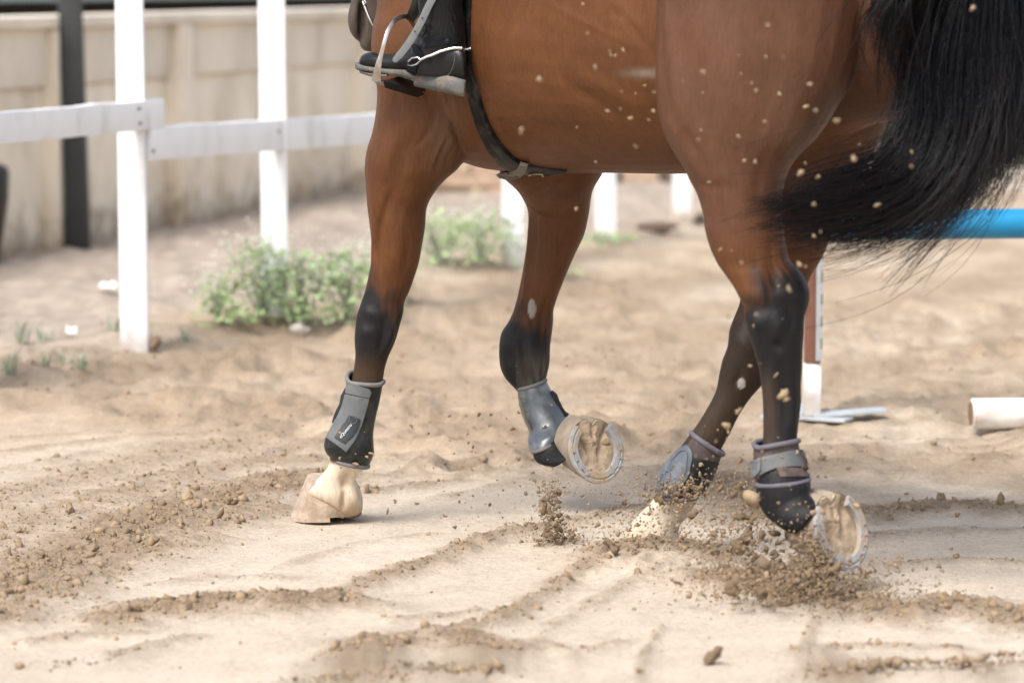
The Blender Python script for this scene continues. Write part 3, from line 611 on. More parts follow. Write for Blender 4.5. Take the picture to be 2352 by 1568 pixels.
LIP = [(818,92,830,96,8.42,.012),(808,80,834,90,8.42,.026),(801,63,836,66,8.42,.032),(799,37,836,40,8.42,.034),(804,12,838,12,8.42,.034),(812,-20,850,-20,8.42,.034)]
NECK = [(840,-560,1010,-600,8.4,.08),(860,-420,1060,-520,8.35,.10),(880,-250,1150,-420,8.3,.14),(890,-100,1200,-300,8.25,.17)]
_f = lambda v: np.interp(v, (-480, -100, 0, 120, 240, 287, 325, 380, 446, 570, 600), (7.19, 7.095, 7.088, 7.084, 7.088, 7.091, 7.094, 7.099, 7.103, 7.106, 7.107))
NH = [(a, b, c, d, y, float(y - _f((b + d) / 2)) if b < 600 else t) for a, b, c, d, y, t in NH]
parts = [barrel(BAR)] + [loft(p) for p in (NF, FF, NH, FH, HEAD, LIP, NECK)]
hm = fuse(parts, .0043, 7, 'horse')
V, Nn = arrays(hm); hb = bvh_of(hm)
def stroke(pix, amp, w, Yref=None):
    """raise or sink the coat along a line traced on the body"""
    pts = []
    P = cr(np.array(pix, float), 22)
    wt = []
    for k_, (u, v) in enumerate(P):
        q = hit(hb, u, v)
        if q is not None: pts.append(np.array(q)); wt.append(math.sin(math.pi * (k_ + .6) / (len(P) + .2)) ** .7)
    if not pts: return
    pts = np.array(pts); lo, hi = pts.min(0) - 3 * w, pts.max(0) + 3 * w
    m_ = np.all((V > lo) & (V < hi), 1); I = np.where(m_)[0]
    if not len(I): return
    E = np.zeros(len(I))
    for q, t_ in zip(pts, wt): E = np.maximum(E, t_ * np.exp(-((V[I] - q) ** 2).sum(1) / (w * w)))
    V[I] += Nn[I] * (amp * E)[:, None]
ST = [
 # near foreleg: extensor groove, forearm bulge, knee bones, back tendon
 ([(905,430),(882,490),(868,545),(864,620),(862,690)], -.006, .010), ([(855,470),(858,540),(854,600)], .003, .012), ([(915,480),(915,550),(905,620)], .005, .03),
 ([(930,520),(935,570),(925,640)], -.003, .012), ([(905,330),(880,390),(885,450)], .005, .03), ([(960,300),(930,350),(915,400)], -.004, .02),
 ([(835,712),(850,720),(870,728)], .004, .014), ([(830,760),(850,765)], .004, .016), ([(885,720),(880,770),(870,810)], -.004, .010), ([(905,735),(898,770),(885,805)], .004, .009),
 # elbow skin folds
 ([(1030,310),(1018,340),(1005,372),(1000,396)], -0.0028, .006), ([(1043,330),(1030,360),(1020,392)], -0.0025, .005), ([(1018,318),(1004,350),(992,385)], .003, .006), ([(1056,345),(1046,372),(1034,398)], -0.0022, .005),
 ([(1000,270),(985,300),(965,330)], -0.0022, .010), ([(985,305),(970,322),(955,338)], -.003, .006), ([(1035,250),(1030,300),(1040,340)], .005, .02), ([(1050,180),(1042,240),(1055,300)], -0.0033, .016),
 # barrel: ribs, veins, flank
 ([(1240,0),(1290,25),(1350,55),(1420,90),(1470,115)], .0011, .008), ([(1400,0),(1440,35),(1480,75),(1503,110)], .0014, .012), ([(1410,20),(1455,65),(1500,125)], -.002, .014),
 ([(1330,170),(1400,205),(1480,260)], .003, .02), ([(1300,190),(1370,235),(1450,290)], -.003, .02), 
 ([(1150,60),(1150,160),(1170,260),(1220,330)], .004, .05),
 # near thigh and gaskin
 ([(1530,20),(1545,120),(1555,220),(1570,290)], .006, .022), ([(1580,100),(1600,200),(1610,290)], -.003, .03), ([(1700,110),(1680,220),(1660,330)], .004, .05), ([(1760,60),(1765,180),(1790,280)], -.003, .04),
 ([(1545,280),(1565,330),(1600,400)], .004, .016), ([(1575,300),(1600,350),(1620,400)], -.003, .014), 
 ([(1768,545),(1776,600),(1778,650),(1772,700)], -.0035, .015), ([(1745,600),(1748,660),(1742,700)], .003, .014),
 ([(1835,650),(1842,680)], .004, .018), ([(1805,700),(1822,730),(1815,760)], -.006, .016), ([(1730,735),(1745,750)], .004, .016), ([(1790,745),(1785,770)], .004, .014), ([(1783,790),(1790,798)], -.004, .009),
 ([(1790,830),(1800,880),(1802,980)], -.003, .008), ([(1770,830),(1772,900),(1774,990)], .003, .009), ([(1820,830),(1822,900),(1822,990)], .003, .009),
 # far foreleg
 ([(1218,488),(1217,540),(1212,600),(1206,660),(1200,700)], .004, .006), ([(1230,490),(1228,560),(1222,640)], -.004, .010), ([(1260,420),(1300,440),(1340,430)], -.003, .010), ([(1215,470),(1240,488),(1270,492)], -.003, .006), ([(1222,482),(1260,500),(1300,500)], .0025, .006),
 ([(1270,400),(1240,425),(1215,440)], -.003, .007), ([(1300,400),(1270,430),(1240,450)], -.003, .007), ([(1165,790),(1175,800)], .004, .02), ([(1200,770),(1205,830),(1215,870)], -.004, .012), ([(1165,830),(1170,850)], .003, .014),
 ([(1100,150),(1110,230),(1140,300)], .003, .02), ([(1180,250),(1260,290),(1350,300)], -.0018, .03), ([(1270,60),(1275,160),(1300,250)], .0018, .02), ([(1330,70),(1340,160),(1365,260)], .0018, .02), ([(1390,90),(1400,180),(1425,280)], .0018, .02),
 ([(1620,30),(1640,120),(1650,220)], .003, .03), ([(1760,350),(1745,420),(1735,500)], -.003, .02), ([(1650,430),(1655,500),(1665,570)], -.003, .016), ([(1595,420),(1640,430),(1690,425)], -.0015, .012), ([(1840,300),(1815,330),(1800,360)], .0012, .014),
 # far hind
 ([(1690,770),(1720,800)], .004, .02), ([(1700,850),(1690,890)], -.003, .012),
 # planted pastern: cleft between the heel bulbs, hollow above
 ([(800,1085),(795,1105),(790,1120)], -.010, .012), ([(791,1128),(789,1150),(787,1172)], -.008, .006), ([(812,1130),(815,1155)], .003, .014), ([(700,1137),(730,1150),(765,1170),(790,1186)], -.004, .006),
 # muzzle: line of the mouth, chin
 ([(832,0),(830,40),(829,92)], -.010, .006), ([(815,20),(812,50),(818,75)], .004, .010), ([(845,40),(842,80),(848,105)], .004, .010), ([(838,60),(836,90)], -.003, .006),
]
for p, a, w in ST: stroke(p, a * 1.45, w)
hm.vertices.foreach_set('co', V.astype(np.float32).ravel()); hm.update(); V, Nn = arrays(hm); hb = bvh_of(hm)
# coat colour: bay body, black points, white socks, grey muzzle (hair colours, but for the sheen on the thigh)
legs = {'b': (BAR, None)}; cen, lid = [], []
for i, p in enumerate((NF, FF, NH, FH)):
    T = cr(p, 4)
    for r_ in T:
        c = (at(r_[0], r_[1], r_[4]) + at(r_[2], r_[3], r_[4])) / 2; cen.append(c[:]); lid.append((i + 1, (r_[1] + r_[3]) / 2))
from mathutils.kdtree import KDTree
kd = KDTree(len(cen)); [kd.insert(c, i) for i, c in enumerate(cen)]; kd.balance()
U_, V_ = proj(V); n3 = fbm(V[:, 0] * 9 + V[:, 1] * 7, V[:, 2] * 9, 3); nf = noise2((V[:, 0] + V[:, 1]) * 60, V[:, 2] * 14)
low = V[:, 2] < .98
leg = np.zeros(len(V), int)
for i in np.where(low)[0]:
    j = kd.find(V[i])[1]; leg[i] = lid[j][0]
bay = np.array((.106, .0425, .0168)); rich = np.array((.112, .048, .0145)); blk = np.array((.011, .0105, .011)); dbr = np.array((.055, .031, .017)); wht = np.array((.60, .52, .405)); tan = np.array((.15, .095, .055))
col = bay[None] * (1 + .10 * n3[:, None]); 
def mixc(m_, c): 
    global col; m_ = np.clip(m_, 0, 1)[:, None]; col = col * (1 - m_) + np.asarray(c)[None] * m_
def blob(u, v, ru, rv, amt, c): mixc(amt * np.exp(-(((U_ - u) / ru) ** 2 + ((V_ - v) / rv) ** 2)) * (1 + .25 * n3), c)
front = Nn[:, 1] < .25
mixc(.5 * np.exp(-((V_ - 360) / 110) ** 2) * (leg == 0) * (U_ > 1080), rich)
hq = np.array((.098, .047, .030)); thigh = (V[:, 1] < 7.34 - .0 * U_) * sm(1500, 1512, U_); mixc(.7 * thigh * sm(640, 480, V_) * front, hq)  # purplish sky sheen painted into the coat colour of the near thigh
blob(1025, 330, 45, 70, .55, tan); blob(1045, 220, 30, 90, .4, tan); blob(1265, 450, 60, 40, .35, tan); blob(1230, 560, 40, 90, .2, tan)
mixc(.6 * np.exp(-(((U_ - 1490) / 55) ** 2 + ((V_ - 168) / 11) ** 2)) * (U_ < 1506), (.24, .21, .17)); blob(1790, 200, 70, 60, .25, (.115, .066, .036)); blob(1830, 310, 60, 40, .3, (.125, .078, .044))
s = (leg == 1)
mixc(s * sm(625, 745, V_ + 45 * nf + 25 * n3 + 55 * sm(880, 850, U_) * (V_ > 580) - 25 * sm(870, 910, U_)), blk * 1.3); mixc(s * sm(795, 850, V_) * .75, dbr); mixc(s * sm(830, 880, V_) * .3, (.09, .06, .035)); mixc(s * sm(1050, 1066, V_ + 12 * nf), wht); mixc(s * (V_ > 1060) * sm(-.1, .8, noise2(U_ * .16 - V_ * .05, V_ * .035) + .5 * sm(1090, 1180, V_)) * .5, (.42, .31, .205)); mixc(s * sm(1128, 1182, V_ + 12 * n3 + .25 * (760 - U_)) * .8, (.34, .25, .165))
blob(760, 1165, 40, 18, .5 , (.45, .33, .22)); blob(795, 1120, 16, 40, .45, (.5, .37, .24)); blob(820, 1170, 24, 14, .6, (.40, .30, .2))
s = (leg == 2)
mixc(s * sm(665, 790, V_ + 55 * nf + 25 * n3 + .6 * (1210 - U_)), blk * 1.3); mixc(s * sm(770, 850, V_) * .7 * (U_ > 1185), (.055, .042, .032)); mixc(s * np.exp(-((U_ - 1238 + .25 * (V_ - 840)) / 18) ** 2) * sm(800, 850, V_) * (.3 + .5 * nf), (.2, .18, .155)); mixc(s * sm(960, 1010, V_), blk)
s = (leg == 3)
mixc(s * sm(565, 690, V_ + 55 * nf + 25 * n3 + .9 * (U_ - 1775)), blk * 1.15); mixc(s * np.exp(-((U_ - 1765) / 20) ** 2) * sm(820, 900, V_) * .6, (.075, .05, .035)); mixc(s * sm(1060, 1090, V_), blk)
s = (leg == 4)
mixc(s * sm(600, 740, V_ + 30 * nf), (.028, .019, .013)); mixc(s * sm(850, 960, V_) * .6, (.05, .032, .02)); mixc(s * sm(1125, 1145, V_ + 10 * nf), wht); mixc(s * (V_ > 1130) * sm(-.2, .8, noise2(U_ * .10 + V_ * .05, V_ * .035)) * .5, (.46, .36, .25)); mixc(s * sm(1190, 1265, V_ + 25 * n3) * .6, (.42, .32, .22))
blob(1500, 1230, 50, 50, .35, (.5, .4, .28))
# chestnuts (horny grey plates inside the legs)
def plate(P, rx, rz, c):
    q = hit(hb, *P)
    if q is None: return
    d2 = ((V[:, 0] - q.x) / rx) ** 2 + ((V[:, 1] - q.y) / .04) ** 2 + ((V[:, 2] - q.z) / rz) ** 2
    m_ = sm(1.25, .8, d2 + .25 * n3); mixc(m_, c); return m_
for P, a, b_ in (((1222, 708), .0095, .024), ((1703, 881), .010, .0125)):
    m_ = plate(P, a, b_, (.29, .265, .235)); V += Nn * (m_ * .003)[:, None]
m_ = (V_ < 125) & (U_ < 870) & (V[:, 1] > 8.3); mixc(m_ * 1.0, np.array((.075, .06, .048))); mixc(m_ * sm(.35, 1, Nn[:, 2] + .4 * n3) * .0, (.3, .25, .22))
hm.vertices.foreach_set('co', V.astype(np.float32).ravel()); hm.update()
paint(hm, 'coat', np.clip(col, .004, .9))
horse = tag(link('horse', hm, M_coat), 'bay horse seen from behind its left side, kicking up sand', 'horse')
print('horse verts', len(V))

# hooves
def hoof(pos, toe, up, size, name='hoof', shoe=True, horn=None, steel=None):
    toe = Vector(toe).normalized(); up = Vector(up); up = (up - toe * up.dot(toe)).normalized(); lat = up.cross(toe)
    M = Matrix((toe, lat, up)).transposed() * size; pos = Vector(pos); T = lambda p: pos + M @ Vector(p)
    A = np.radians(np.linspace(-180, 180, 61))[:-1]; rows = 9; V, Fc = [], []
    def outl(a, k_=1.0): 
        if abs(a) > R(146):
            e = R(146); f_ = (math.pi - abs(a)) / (math.pi - e) * math.copysign(1, a); q = outl(e, k_)
            return Vector((q.x - .010 * k_ * (1 - f_ * f_) + .012 * k_ * math.exp(-(f_ / .22) ** 2), q.y * f_, 0))
        x, y = math.cos(a), math.sin(a); return Vector((x * (.074 if x > 0 else .066) * k_, y * (.066 - .004 * max(0, -x)) * k_, 0))
    for r_ in range(rows):
        t = r_ / (rows - 1)
        for a in A:
            h = .050 + .036 * (math.cos(a) + 1) / 2; q = outl(a); sc = 1 - .20 * t ** 1.1; back = -.030 * t
            ring = .0007 * math.sin(t * 40) 
            V.append(T((q.x * (sc + ring * 8) + back, q.y * (sc + ring * 8), h * t)))
    n = len(A)
    for r_ in range(rows - 1):
        for k_ in range(n): Fc.append((r_ * n + k_, r_ * n + (k_ + 1) % n, (r_ + 1) * n + (k_ + 1) % n, (r_ + 1) * n + k_))
    top = [(rows - 1) * n + k_ for k_ in range(n)]; Fc.append(tuple(top)); 
    o = MB().add(V, Fc).build(name, horn or M_hoof, horse)
    # sole with frog and grooves, packed with sand
    V, Fc = [], []; m = 16; nr = np.random.default_rng(int(abs(pos.x) * 1000))
    for r_ in range(m + 1):
        q = r_ / m
        for a in A:
            p = outl(a, .985 * q); p.x += -.012 * (1 - q)
            z = .006 * (1 - q ** 4); x, y = p.x, p.y
            fr = max(0, min(1, (.012 - x) / .06)); wdt = .006 + .022 * fr
            if x < .018: 
                z -= .006 * math.exp(-(y / (wdt * .7 + 1e-4)) ** 4) * min(1, (.018 - x) / .02)
                z += .009 * math.exp(-((abs(y) - wdt * 1.35) / .006) ** 2) * min(1, (.018 - x) / .02)
                z += .006 * math.exp(-(y / .004) ** 2) * (x < -.02)
            z += float(nr.normal(0, .0007)) + .0035 * float(noise2(np.array(x * 60 + pos.x * 9), np.array(y * 60)))
            V.append(T((p.x, p.y, z if q < .99 else 0)))
    for r_ in range(m):
        for k_ in range(n): Fc.append((r_ * n + k_, r_ * n + (k_ + 1) % n, (r_ + 1) * n + (k_ + 1) % n, (r_ + 1) * n + k_))
    MB().add(V, Fc).build('sole', M_sole, o)
    if shoe:
        V, Fc = [], []; A2 = np.radians(np.linspace(-138, 138, 61)); prof = [(1.0, 0), (1.01, -.0085), (.93, -.010), (.89, -.0075), (.85, -.010), (.72, -.0095), (.70, 0)]
        for a in A2:
            for k_, z in prof:
                q = outl(a, k_); q = q if abs(math.degrees(a)) < 128 else q; V.append(T((q.x, q.y, z)))
        c = len(prof)
        for i in range(len(A2) - 1):
            for j in range(c - 1): Fc.append((i * c + j, i * c + j + 1, (i + 1) * c + j + 1, (i + 1) * c + j))
            Fc.append((i * c + c - 1, i * c, (i + 1) * c, (i + 1) * c + c - 1))
        Fc += [tuple(range(c)), tuple(range((len(A2) - 1) * c, len(A2) * c))[::-1]]
        sh = MB().add(V, Fc).build('horseshoe', steel or M_shoe, o)
        nl = MB()
        for a in (35, 52, 69, 86, -35, -52, -69, -86):
            q = outl(R(a), .89); nl.box(T((q.x, q.y, -.0095)), (.006 * size, .005 * size, .005 * size), Matrix((toe, lat, up)).transposed() @ Matrix.Rotation(R(a), 3, 'Z'))
        tag(nl.build('shoe_nails', M_shoe, o), kind='stuff')
    return o
Fw = (-math.cos(PSI), math.sin(PSI), 0)
h1 = hoof((-.452, 8.07, .014), (-.80, .60, -.06), (.03, 0, 1), 1.17, horn=M_hoofw, steel=M_hoofw)
c2 = at(1366, 1030, 8.13); h2 = hoof(c2, (.12, -.25, -.97), (-.48, .74, -.47), 1.17)
c3 = at(1926, 1214, 7.06); h3 = hoof(c3, (.27, -.12, -.95), (-.64, .67, -.37), 1.22)
h4 = hoof((.285, 7.62, -.06), Fw, (.05, 0, 1), 1.05, shoe=False)
# heel bulbs on the planted foot are part of the leg; frayed quarter under it
MB().tube([(-.385, 8.085, .030), (-.372, 8.075, .012)], [.016, .011], 10).build('shoe_heel', M_hoof, horse)

# tail: strands grown along guide curves
G = [  # (u, v, Y) along each guide, spread in px, share of strands
 ([(2190,-230,7.06),(2095,-90,7.04),(2050,20,7.03),(2035,110,7.04),(2050,190,7.05)], 24, .10),  # black strands added to fill the shadowed gap between thigh and tail
 ([(2245,-230,7.16),(2150,-20,7.12),(2108,130,7.09),(2098,260,7.07),(2060,350,7.05),(1960,400,7.04),(1870,432,7.03),(1770,480,7.02)], 18, .035),
 ([(2255,-230,7.14),(2190,0,7.10),(2150,160,7.06),(2140,290,7.04),(2095,390,7.02),(1990,440,7.0),(1880,470,6.99),(1745,505,6.98)], 26, .075),
 ([(2265,-230,7.12),(2215,0,7.08),(2190,170,7.04),(2185,310,7.02),(2140,410,7.0),(2040,470,6.98),(1920,500,6.97),(1765,492,6.96)], 18, .14),
 ([(2270,-230,7.12),(2240,0,7.08),(2220,180,7.04),(2212,320,7.01),(2175,425,6.99),(2090,500,6.98),(1990,555,6.97),(1860,590,6.96)], 18, .065),
 ([(2285,-230,7.13),(2275,0,7.09),(2262,190,7.05),(2250,320,7.02),(2215,420,7.0),(2150,490,6.99),(2070,540,6.98)], 24, .14),
 ([(2300,-230,7.14),(2310,0,7.1),(2305,180,7.06),(2295,310,7.03),(2260,400,7.01),(2220,455,7.0),(2170,500,6.99)], 26, .12),
 ([(2315,-230,7.16),(2345,0,7.12),(2345,160,7.08),(2335,290,7.05),(2310,380,7.03),(2270,440,7.01)], 20, .055),
 ([(2330,-230,7.18),(2390,0,7.14),(2430,160,7.1),(2420,300,7.07),(2390,400,7.04)], 22, .012),
 ([(2285,-230,7.12),(2290,0,7.06),(2270,250,7.0),(2225,400,6.98),(2170,510,6.97),(2100,590,6.96),(2030,672,6.95)], 6, .022),
 ([(2285,-230,7.12),(2270,50,7.06),(2255,260,7.0),(2205,430,6.98),(2150,520,6.97),(2085,600,6.96)], 7, .016),
 ([(2245,-230,7.16),(2140,60,7.08),(2095,260,7.04),(2020,340,7.02),(1930,360,7.01),(1870,345,7.0)], 22, .008),
]
NS, K, TUBE = 5600, 20, 3
GP = []
for g, sp, w in G:
    P = np.array([tuple(at(*q)) for q in g]); c = cr(P, 8); L_ = np.r_[0, np.cumsum(np.linalg.norm(np.diff(c, axis=0), axis=1))]
    t = np.linspace(0, L_[-1], K); GP.append(np.stack([np.interp(t, L_, c[:, k_]) for k_ in range(3)], 1))
GP = np.array(GP); w = np.array([g[2] for g in G]); w /= w.sum()
gi = rng.choice(len(G), NS, p=w); nb = np.where((gi < 9) & (gi > 0), np.clip(gi + rng.choice((-1, 1), NS), 1, 8), gi); mixf = np.where(gi < 9, rng.uniform(0, .5, NS), 0)[:, None, None]
base_ = GP[gi] * (1 - mixf) + GP[nb] * mixf
ncl = 130; cl = rng.integers(0, ncl, NS); spx = np.array([g[1] for g in G])[gi] / 1080.0
t = np.linspace(0, 1, K)
offc = rng.normal(size=(ncl, 3))[cl] * spx[:, None]; offs = rng.normal(size=(NS, 3)) * spx[:, None] * .22
wid = (.35 + .9 * np.sin(np.pi * np.clip(t * .62, 0, 1)))[None, :, None]
phc = rng.uniform(0, 6.28, (ncl, 3))[cl]; fr = rng.uniform(.6, 1.35, (ncl, 1))[cl]
wave = np.sin(fr[:, None, :] * 6.28 * t[None, :, None] + phc[:, None, :]) * (.019 * np.sin(np.pi * .62 * t[None, :, None]))
fine = np.cumsum(rng.normal(size=(NS, K, 3)) * .00045, 1)
fly = (rng.uniform(size=NS) < .025)[:, None, None] * np.cumsum(rng.normal(size=(NS, 1, 3)) * .0035 * np.ones((1, K, 1)), 1)
pts = base_ + (offc[:, None, :] + offs[:, None, :] * (1.25 - .85 * t[None, :, None])) * wid * np.array((1, 1.3, 1)) + wave + fine + fly
ln = np.where((gi >= 1) & (gi <= 4), rng.uniform(.8, 1.04, NS), rng.uniform(.62, 1.0, NS)); s_ = np.clip(np.arange(K)[None] / (K - 1) * ln[:, None], 0, 1) * (K - 1); i0 = np.clip(s_.astype(int), 0, K - 2); f = (s_ - i0)[..., None]
ar = np.arange(NS)[:, None]; pts = pts[ar, i0] * (1 - f) + pts[ar, i0 + 1] * f
tan_ = np.gradient(pts, axis=1); tan_ /= np.linalg.norm(tan_, axis=2, keepdims=True)
a_ = np.cross(tan_, np.array((0.3, 1, .2))); a_ /= np.linalg.norm(a_, axis=2, keepdims=True); b_ = np.cross(tan_, a_)
rd = (.00085 * rng.uniform(.6, 1.5, NS)[:, None] * (1 - .75 * t[None] ** 2))[..., None]
Vt = np.stack([pts + rd * (a_ * math.cos(q) + b_ * math.sin(q)) for q in (0, 2.094, 4.189)], 2).reshape(-1, 3)
ii = (np.arange(NS)[:, None, None] * K + np.arange(K - 1)[None, :, None]) * 3; kk = np.arange(3)[None, None]
Ft = np.stack([ii + kk, ii + (kk + 1) % 3, ii + 3 + (kk + 1) % 3, ii + 3 + kk], -1).reshape(-1, 4)
tme = fast_mesh('tail', Vt, Ft); bt = rng.uniform(size=(ncl, 1))[cl] ** 2
tc_ = np.array((.0034, .0036, .0052))[None, None] * (1 - (bt * sm(.45, 1, t)[None])[..., None]) + np.array((.030, .019, .017))[None, None] * (bt * sm(.45, 1, t)[None])[..., None]
paint(tme, 'tint', np.repeat(tc_[:, :, None, :], 3, 2).reshape(-1, 3)); tail = link('tail', tme, M_hair); tail.parent = horse

# ------------------------------------------------------------------ tack on the horse
def ribbon(b, left, right, thick, off, bvh=None, sub=5, m=5, end=True):
    """leather strip lying on a surface between two traced edges"""
    Lp, Rp = cr(left, sub), cr(right, sub); n = min(len(Lp), len(Rp)); G_, D_ = [], []
    for i in range(n):
        row = []
        for j in range(m):
            u, v = Lp[i] * (1 - j / (m - 1)) + Rp[i] * (j / (m - 1)); q = hit(bvh or hb, u, v, off)
            row.append(None if q is None else q)
        if any(q is None for q in row):
            ok = [q for q in row if q is not None]
            if not ok: continue
            for j in range(m):
                if row[j] is None:
                    u, v = Lp[i] * (1 - j / (m - 1)) + Rp[i] * (j / (m - 1)); row[j] = at(u, v, ok[0].y)
        G_.append(row)
    n = len(G_)
    if n < 2: return
    V, Fc = [], []
    for i in range(n):
        for j in range(m):
            a = G_[min(i + 1, n - 1)][j] - G_[max(i - 1, 0)][j]; c = G_[i][min(j + 1, m - 1)] - G_[i][max(j - 1, 0)]; nn = a.cross(c)
            nn = nn.normalized() if nn.length > 1e-9 else Vector((0, -1, 0))
            if nn.dot(G_[i][j] - CAMP) > 0: nn = -nn
            V.append(G_[i][j] + nn * thick); V.append(G_[i][j] - nn * .004)
    I = lambda i, j, k_: (i * m + j) * 2 + k_
    for i in range(n - 1):
        for j in range(m - 1):
            Fc.append((I(i, j, 0), I(i, j + 1, 0), I(i + 1, j + 1, 0), I(i + 1, j, 0))); Fc.append((I(i, j, 1), I(i + 1, j, 1), I(i + 1, j + 1, 1), I(i, j + 1, 1)))
        Fc.append((I(i, 0, 0), I(i + 1, 0, 0), I(i + 1, 0, 1), I(i, 0, 1))); Fc.append((I(i, m - 1, 0), I(i, m - 1, 1), I(i + 1, m - 1, 1), I(i + 1, m - 1, 0)))
    for j in range(m - 1):
        Fc.append((I(0, j, 0), I(0, j, 1), I(0, j + 1, 1), I(0, j + 1, 0))); Fc.append((I(n - 1, j, 0), I(n - 1, j + 1, 0), I(n - 1, j + 1, 1), I(n - 1, j, 1)))
    b.add(V, Fc)
girth = empty('girth', hit(hb, 1110, 280), 'black leather saddle girth round the belly of the horse', 'girth')
b = MB(); ribbon(b, [(1060,-40),(1066,60),(1071,150),(1077,210),(1089,262),(1105,307),(1127,350),(1152,378),(1176,391)], [(1086,-40),(1082,60),(1083,150),(1100,205),(1113,250),(1129,291),(1152,328),(1180,358),(1206,374)], .004, .003); b.build('girth_strap', M_grth, girth, bevel=.0015)
b = MB(); ribbon(b, [(1082,160),(1090,215),(1103,262),(1120,304),(1143,342),(1170,370),(1190,381)], [(1083,150),(1100,205),(1113,250),(1129,291),(1152,328),(1180,358),(1206,374)], .006, .005, m=3); b.build('raised_edge', M_grth, girth, bevel=.001)
b = MB(); ribbon(b, [(1176,391),(1205,399),(1235,400),(1262,399),(1290,394)], [(1206,374),(1235,382),(1262,386),(1285,388),(1303,389)], .004, .003, m=4); b.build('girth_end', M_grth, girth, bevel=.0015)
q = [hit(hb, u, v, .010) for u, v in ((1216,394),(1222,391),(1232,390),(1246,391),(1248,396))]; MB().tube([p for p in q if p is not None], .0022, 8).build('buckle', M_brass, girth)
mart = empty('martingale_strap', hit(hb, 1190, 385), 'grey leather strap looped over the girth under the chest', 'strap')
b = MB(); ribbon(b, [(1104,392),(1122,398),(1150,395),(1175,387),(1192,376),(1198,366)], [(1112,398),(1130,404),(1158,403),(1188,399),(1208,386),(1216,371)], .005, .010, m=4); b.build('loop', M_greyl, mart, bevel=.0012)
b = MB(); ribbon(b, [(1148,399),(1170,402),(1192,396)], [(1160,405),(1178,408),(1202,402)], .004, .008, m=3); b.build('strap_end', M_greyl, mart, bevel=.001)
bit = MB(); p = [at(836,8,8.35),at(841,22,8.345),at(848,40,8.34),at(857,58,8.335),at(861,66,8.335)]; bit.tube(p, [.004,.0035,.003,.0028,.0025], 8)
bit.tube([at(833,4,8.35),at(836,12,8.342),at(841,6,8.345),at(836,1,8.35)], .0022, 8); tag(bit.build('curb_bit', M_steel), 'bright steel bit shank beside the dark muzzle', 'bit')

# ------------------------------------------------------------------ leg boots
def shell(st, m, name, parent, n=40, thick=.004, wave=None, sub=4):
    V, Fc = loft(st, n, sub, 2.1, cap=False); V = [np.array(v) for v in V]; rows = len(V) // n
    if wave:
        for k_ in range(n):
            a = 2 * math.pi * k_ / n; dz = wave(a)
            for r_ in range(4): V[r_ * n + k_] = V[r_ * n + k_] + np.array((0, 0, dz * (1 - r_ / 4)))
    o = MB().add(V, Fc).build(name, m, parent); md = o.modifiers.new('t', 'SOLIDIFY'); md.thickness = thick; md.offset = -1
    rim = lambda r_: [Vector(V[r_ * n + k_ % n]) for k_ in range(n + 1)]
    return o, rim(0), rim(rows - 1), BVHTree.FromPolygons([Vector(v) for v in V], Fc)
# 1: planted foreleg
tb = empty('tendon_boot', at(810, 960, 8.0), 'dark grey tendon boot with closed strap on the planted foreleg', 'horse boot', 'boots on the horse legs')
o, r0, r1, bv = shell([(797,872,881,878,8.0,.040),(793,892,877,896,8.0,.040),(788,915,871,926,8.0,.039),(779,945,863,960,8.0,.040),(766,972,858,992,8.0,.044),(750,998,858,1016,8.0,.050),(744,1022,859,1040,8.0,.052),(751,1042,853,1058,8.01,.050),(766,1054,846,1071,8.01,.047)], M_rub, 'shell', tb, wave=lambda a: .020 * max(0, math.cos(a - math.pi + .75)) ** 2 - .004 + .006 * max(0, math.cos(a)) ** 8)
MB().tube(r0, .0055, 10, False).build('top_trim', M_trim, tb); MB().tube(r1, .005, 10, False).build('bottom_trim', M_trim, tb)
b = MB(); ribbon(b, [(797,905),(792,925),(785,945),(775,965),(764,985),(753,1005)], [(800,893),(830,910),(838,925),(828,965),(820,990),(808,1015)][:0] or [(847,915),(843,930),(836,955),(828,980),(815,1010),(796,1037)], .004, .004, bv); b.build('strap', M_strapg, tb, bevel=.001)
b = MB(); ribbon(b, [(800,878),(798,885),(797,893),(796,903)], [(848,893),(852,900),(850,908),(847,914)], .003, .002, bv); b.build('strap_anchor', M_strapg, tb, bevel=.001)
b = MB(); ribbon(b, [(805,953),(798,965),(786,983),(773,1006)], [(826,962),(822,980),(813,998),(793,1019)], .0015, .009, bv, m=4)
bd = b.build('badge', M_badge, tb, bevel=.0005)
rg = [hit(bv, 812 + 9.5 * math.cos(a) * .75, 963 + 10 * math.sin(a), .0115) for a in np.linspace(0, 6.283, 17)]; MB().tube(rg, .0008, 6, False).build('badge_ring', M_strapg, bd)
def letters(txt, p0, p1, size, bvh, off, m, parent, name='lettering'):
    A, B = hit(bvh, *p0, off), hit(bvh, *p1, off); x = (B - A).normalized(); nrm = (CAMP - A).normalized(); nrm = (nrm - x * nrm.dot(x)).normalized(); y = nrm.cross(x)
    c = bpy.data.curves.new(name, 'FONT'); c.body = txt; c.size = size; c.extrude = .0004; t = bpy.data.objects.new(name, c); COL.objects.link(t)
    t.matrix_world = Matrix.Translation(A) @ Matrix((x, y, nrm)).transposed().to_4x4(); bpy.context.view_layer.update()
    dg = bpy.context.evaluated_depsgraph_get(); me = bpy.data.meshes.new_from_object(t.evaluated_get(dg)); me.transform(t.matrix_world); bpy.data.objects.remove(t)
    return link(name, me, m, parent, False)
letters('eQuestro', (786, 1008), (813, 972), .0105, bv, .0125, M_white, bd)
q = hit(bv, 784, 995, .0125); MB().tube([q, q + Vector((0, -.0008, 0))], .0022, 10).build('logo_dot', M_orange, bd)
b = MB(); b.tube([at(u, v, 7.985) for u, v in ((797,893),(791,910),(787,930),(780,945),(773,960),(767,972))], [.006,.009,.009,.010,.009,.006], 10); b.build('lining', M_fleece, tb)
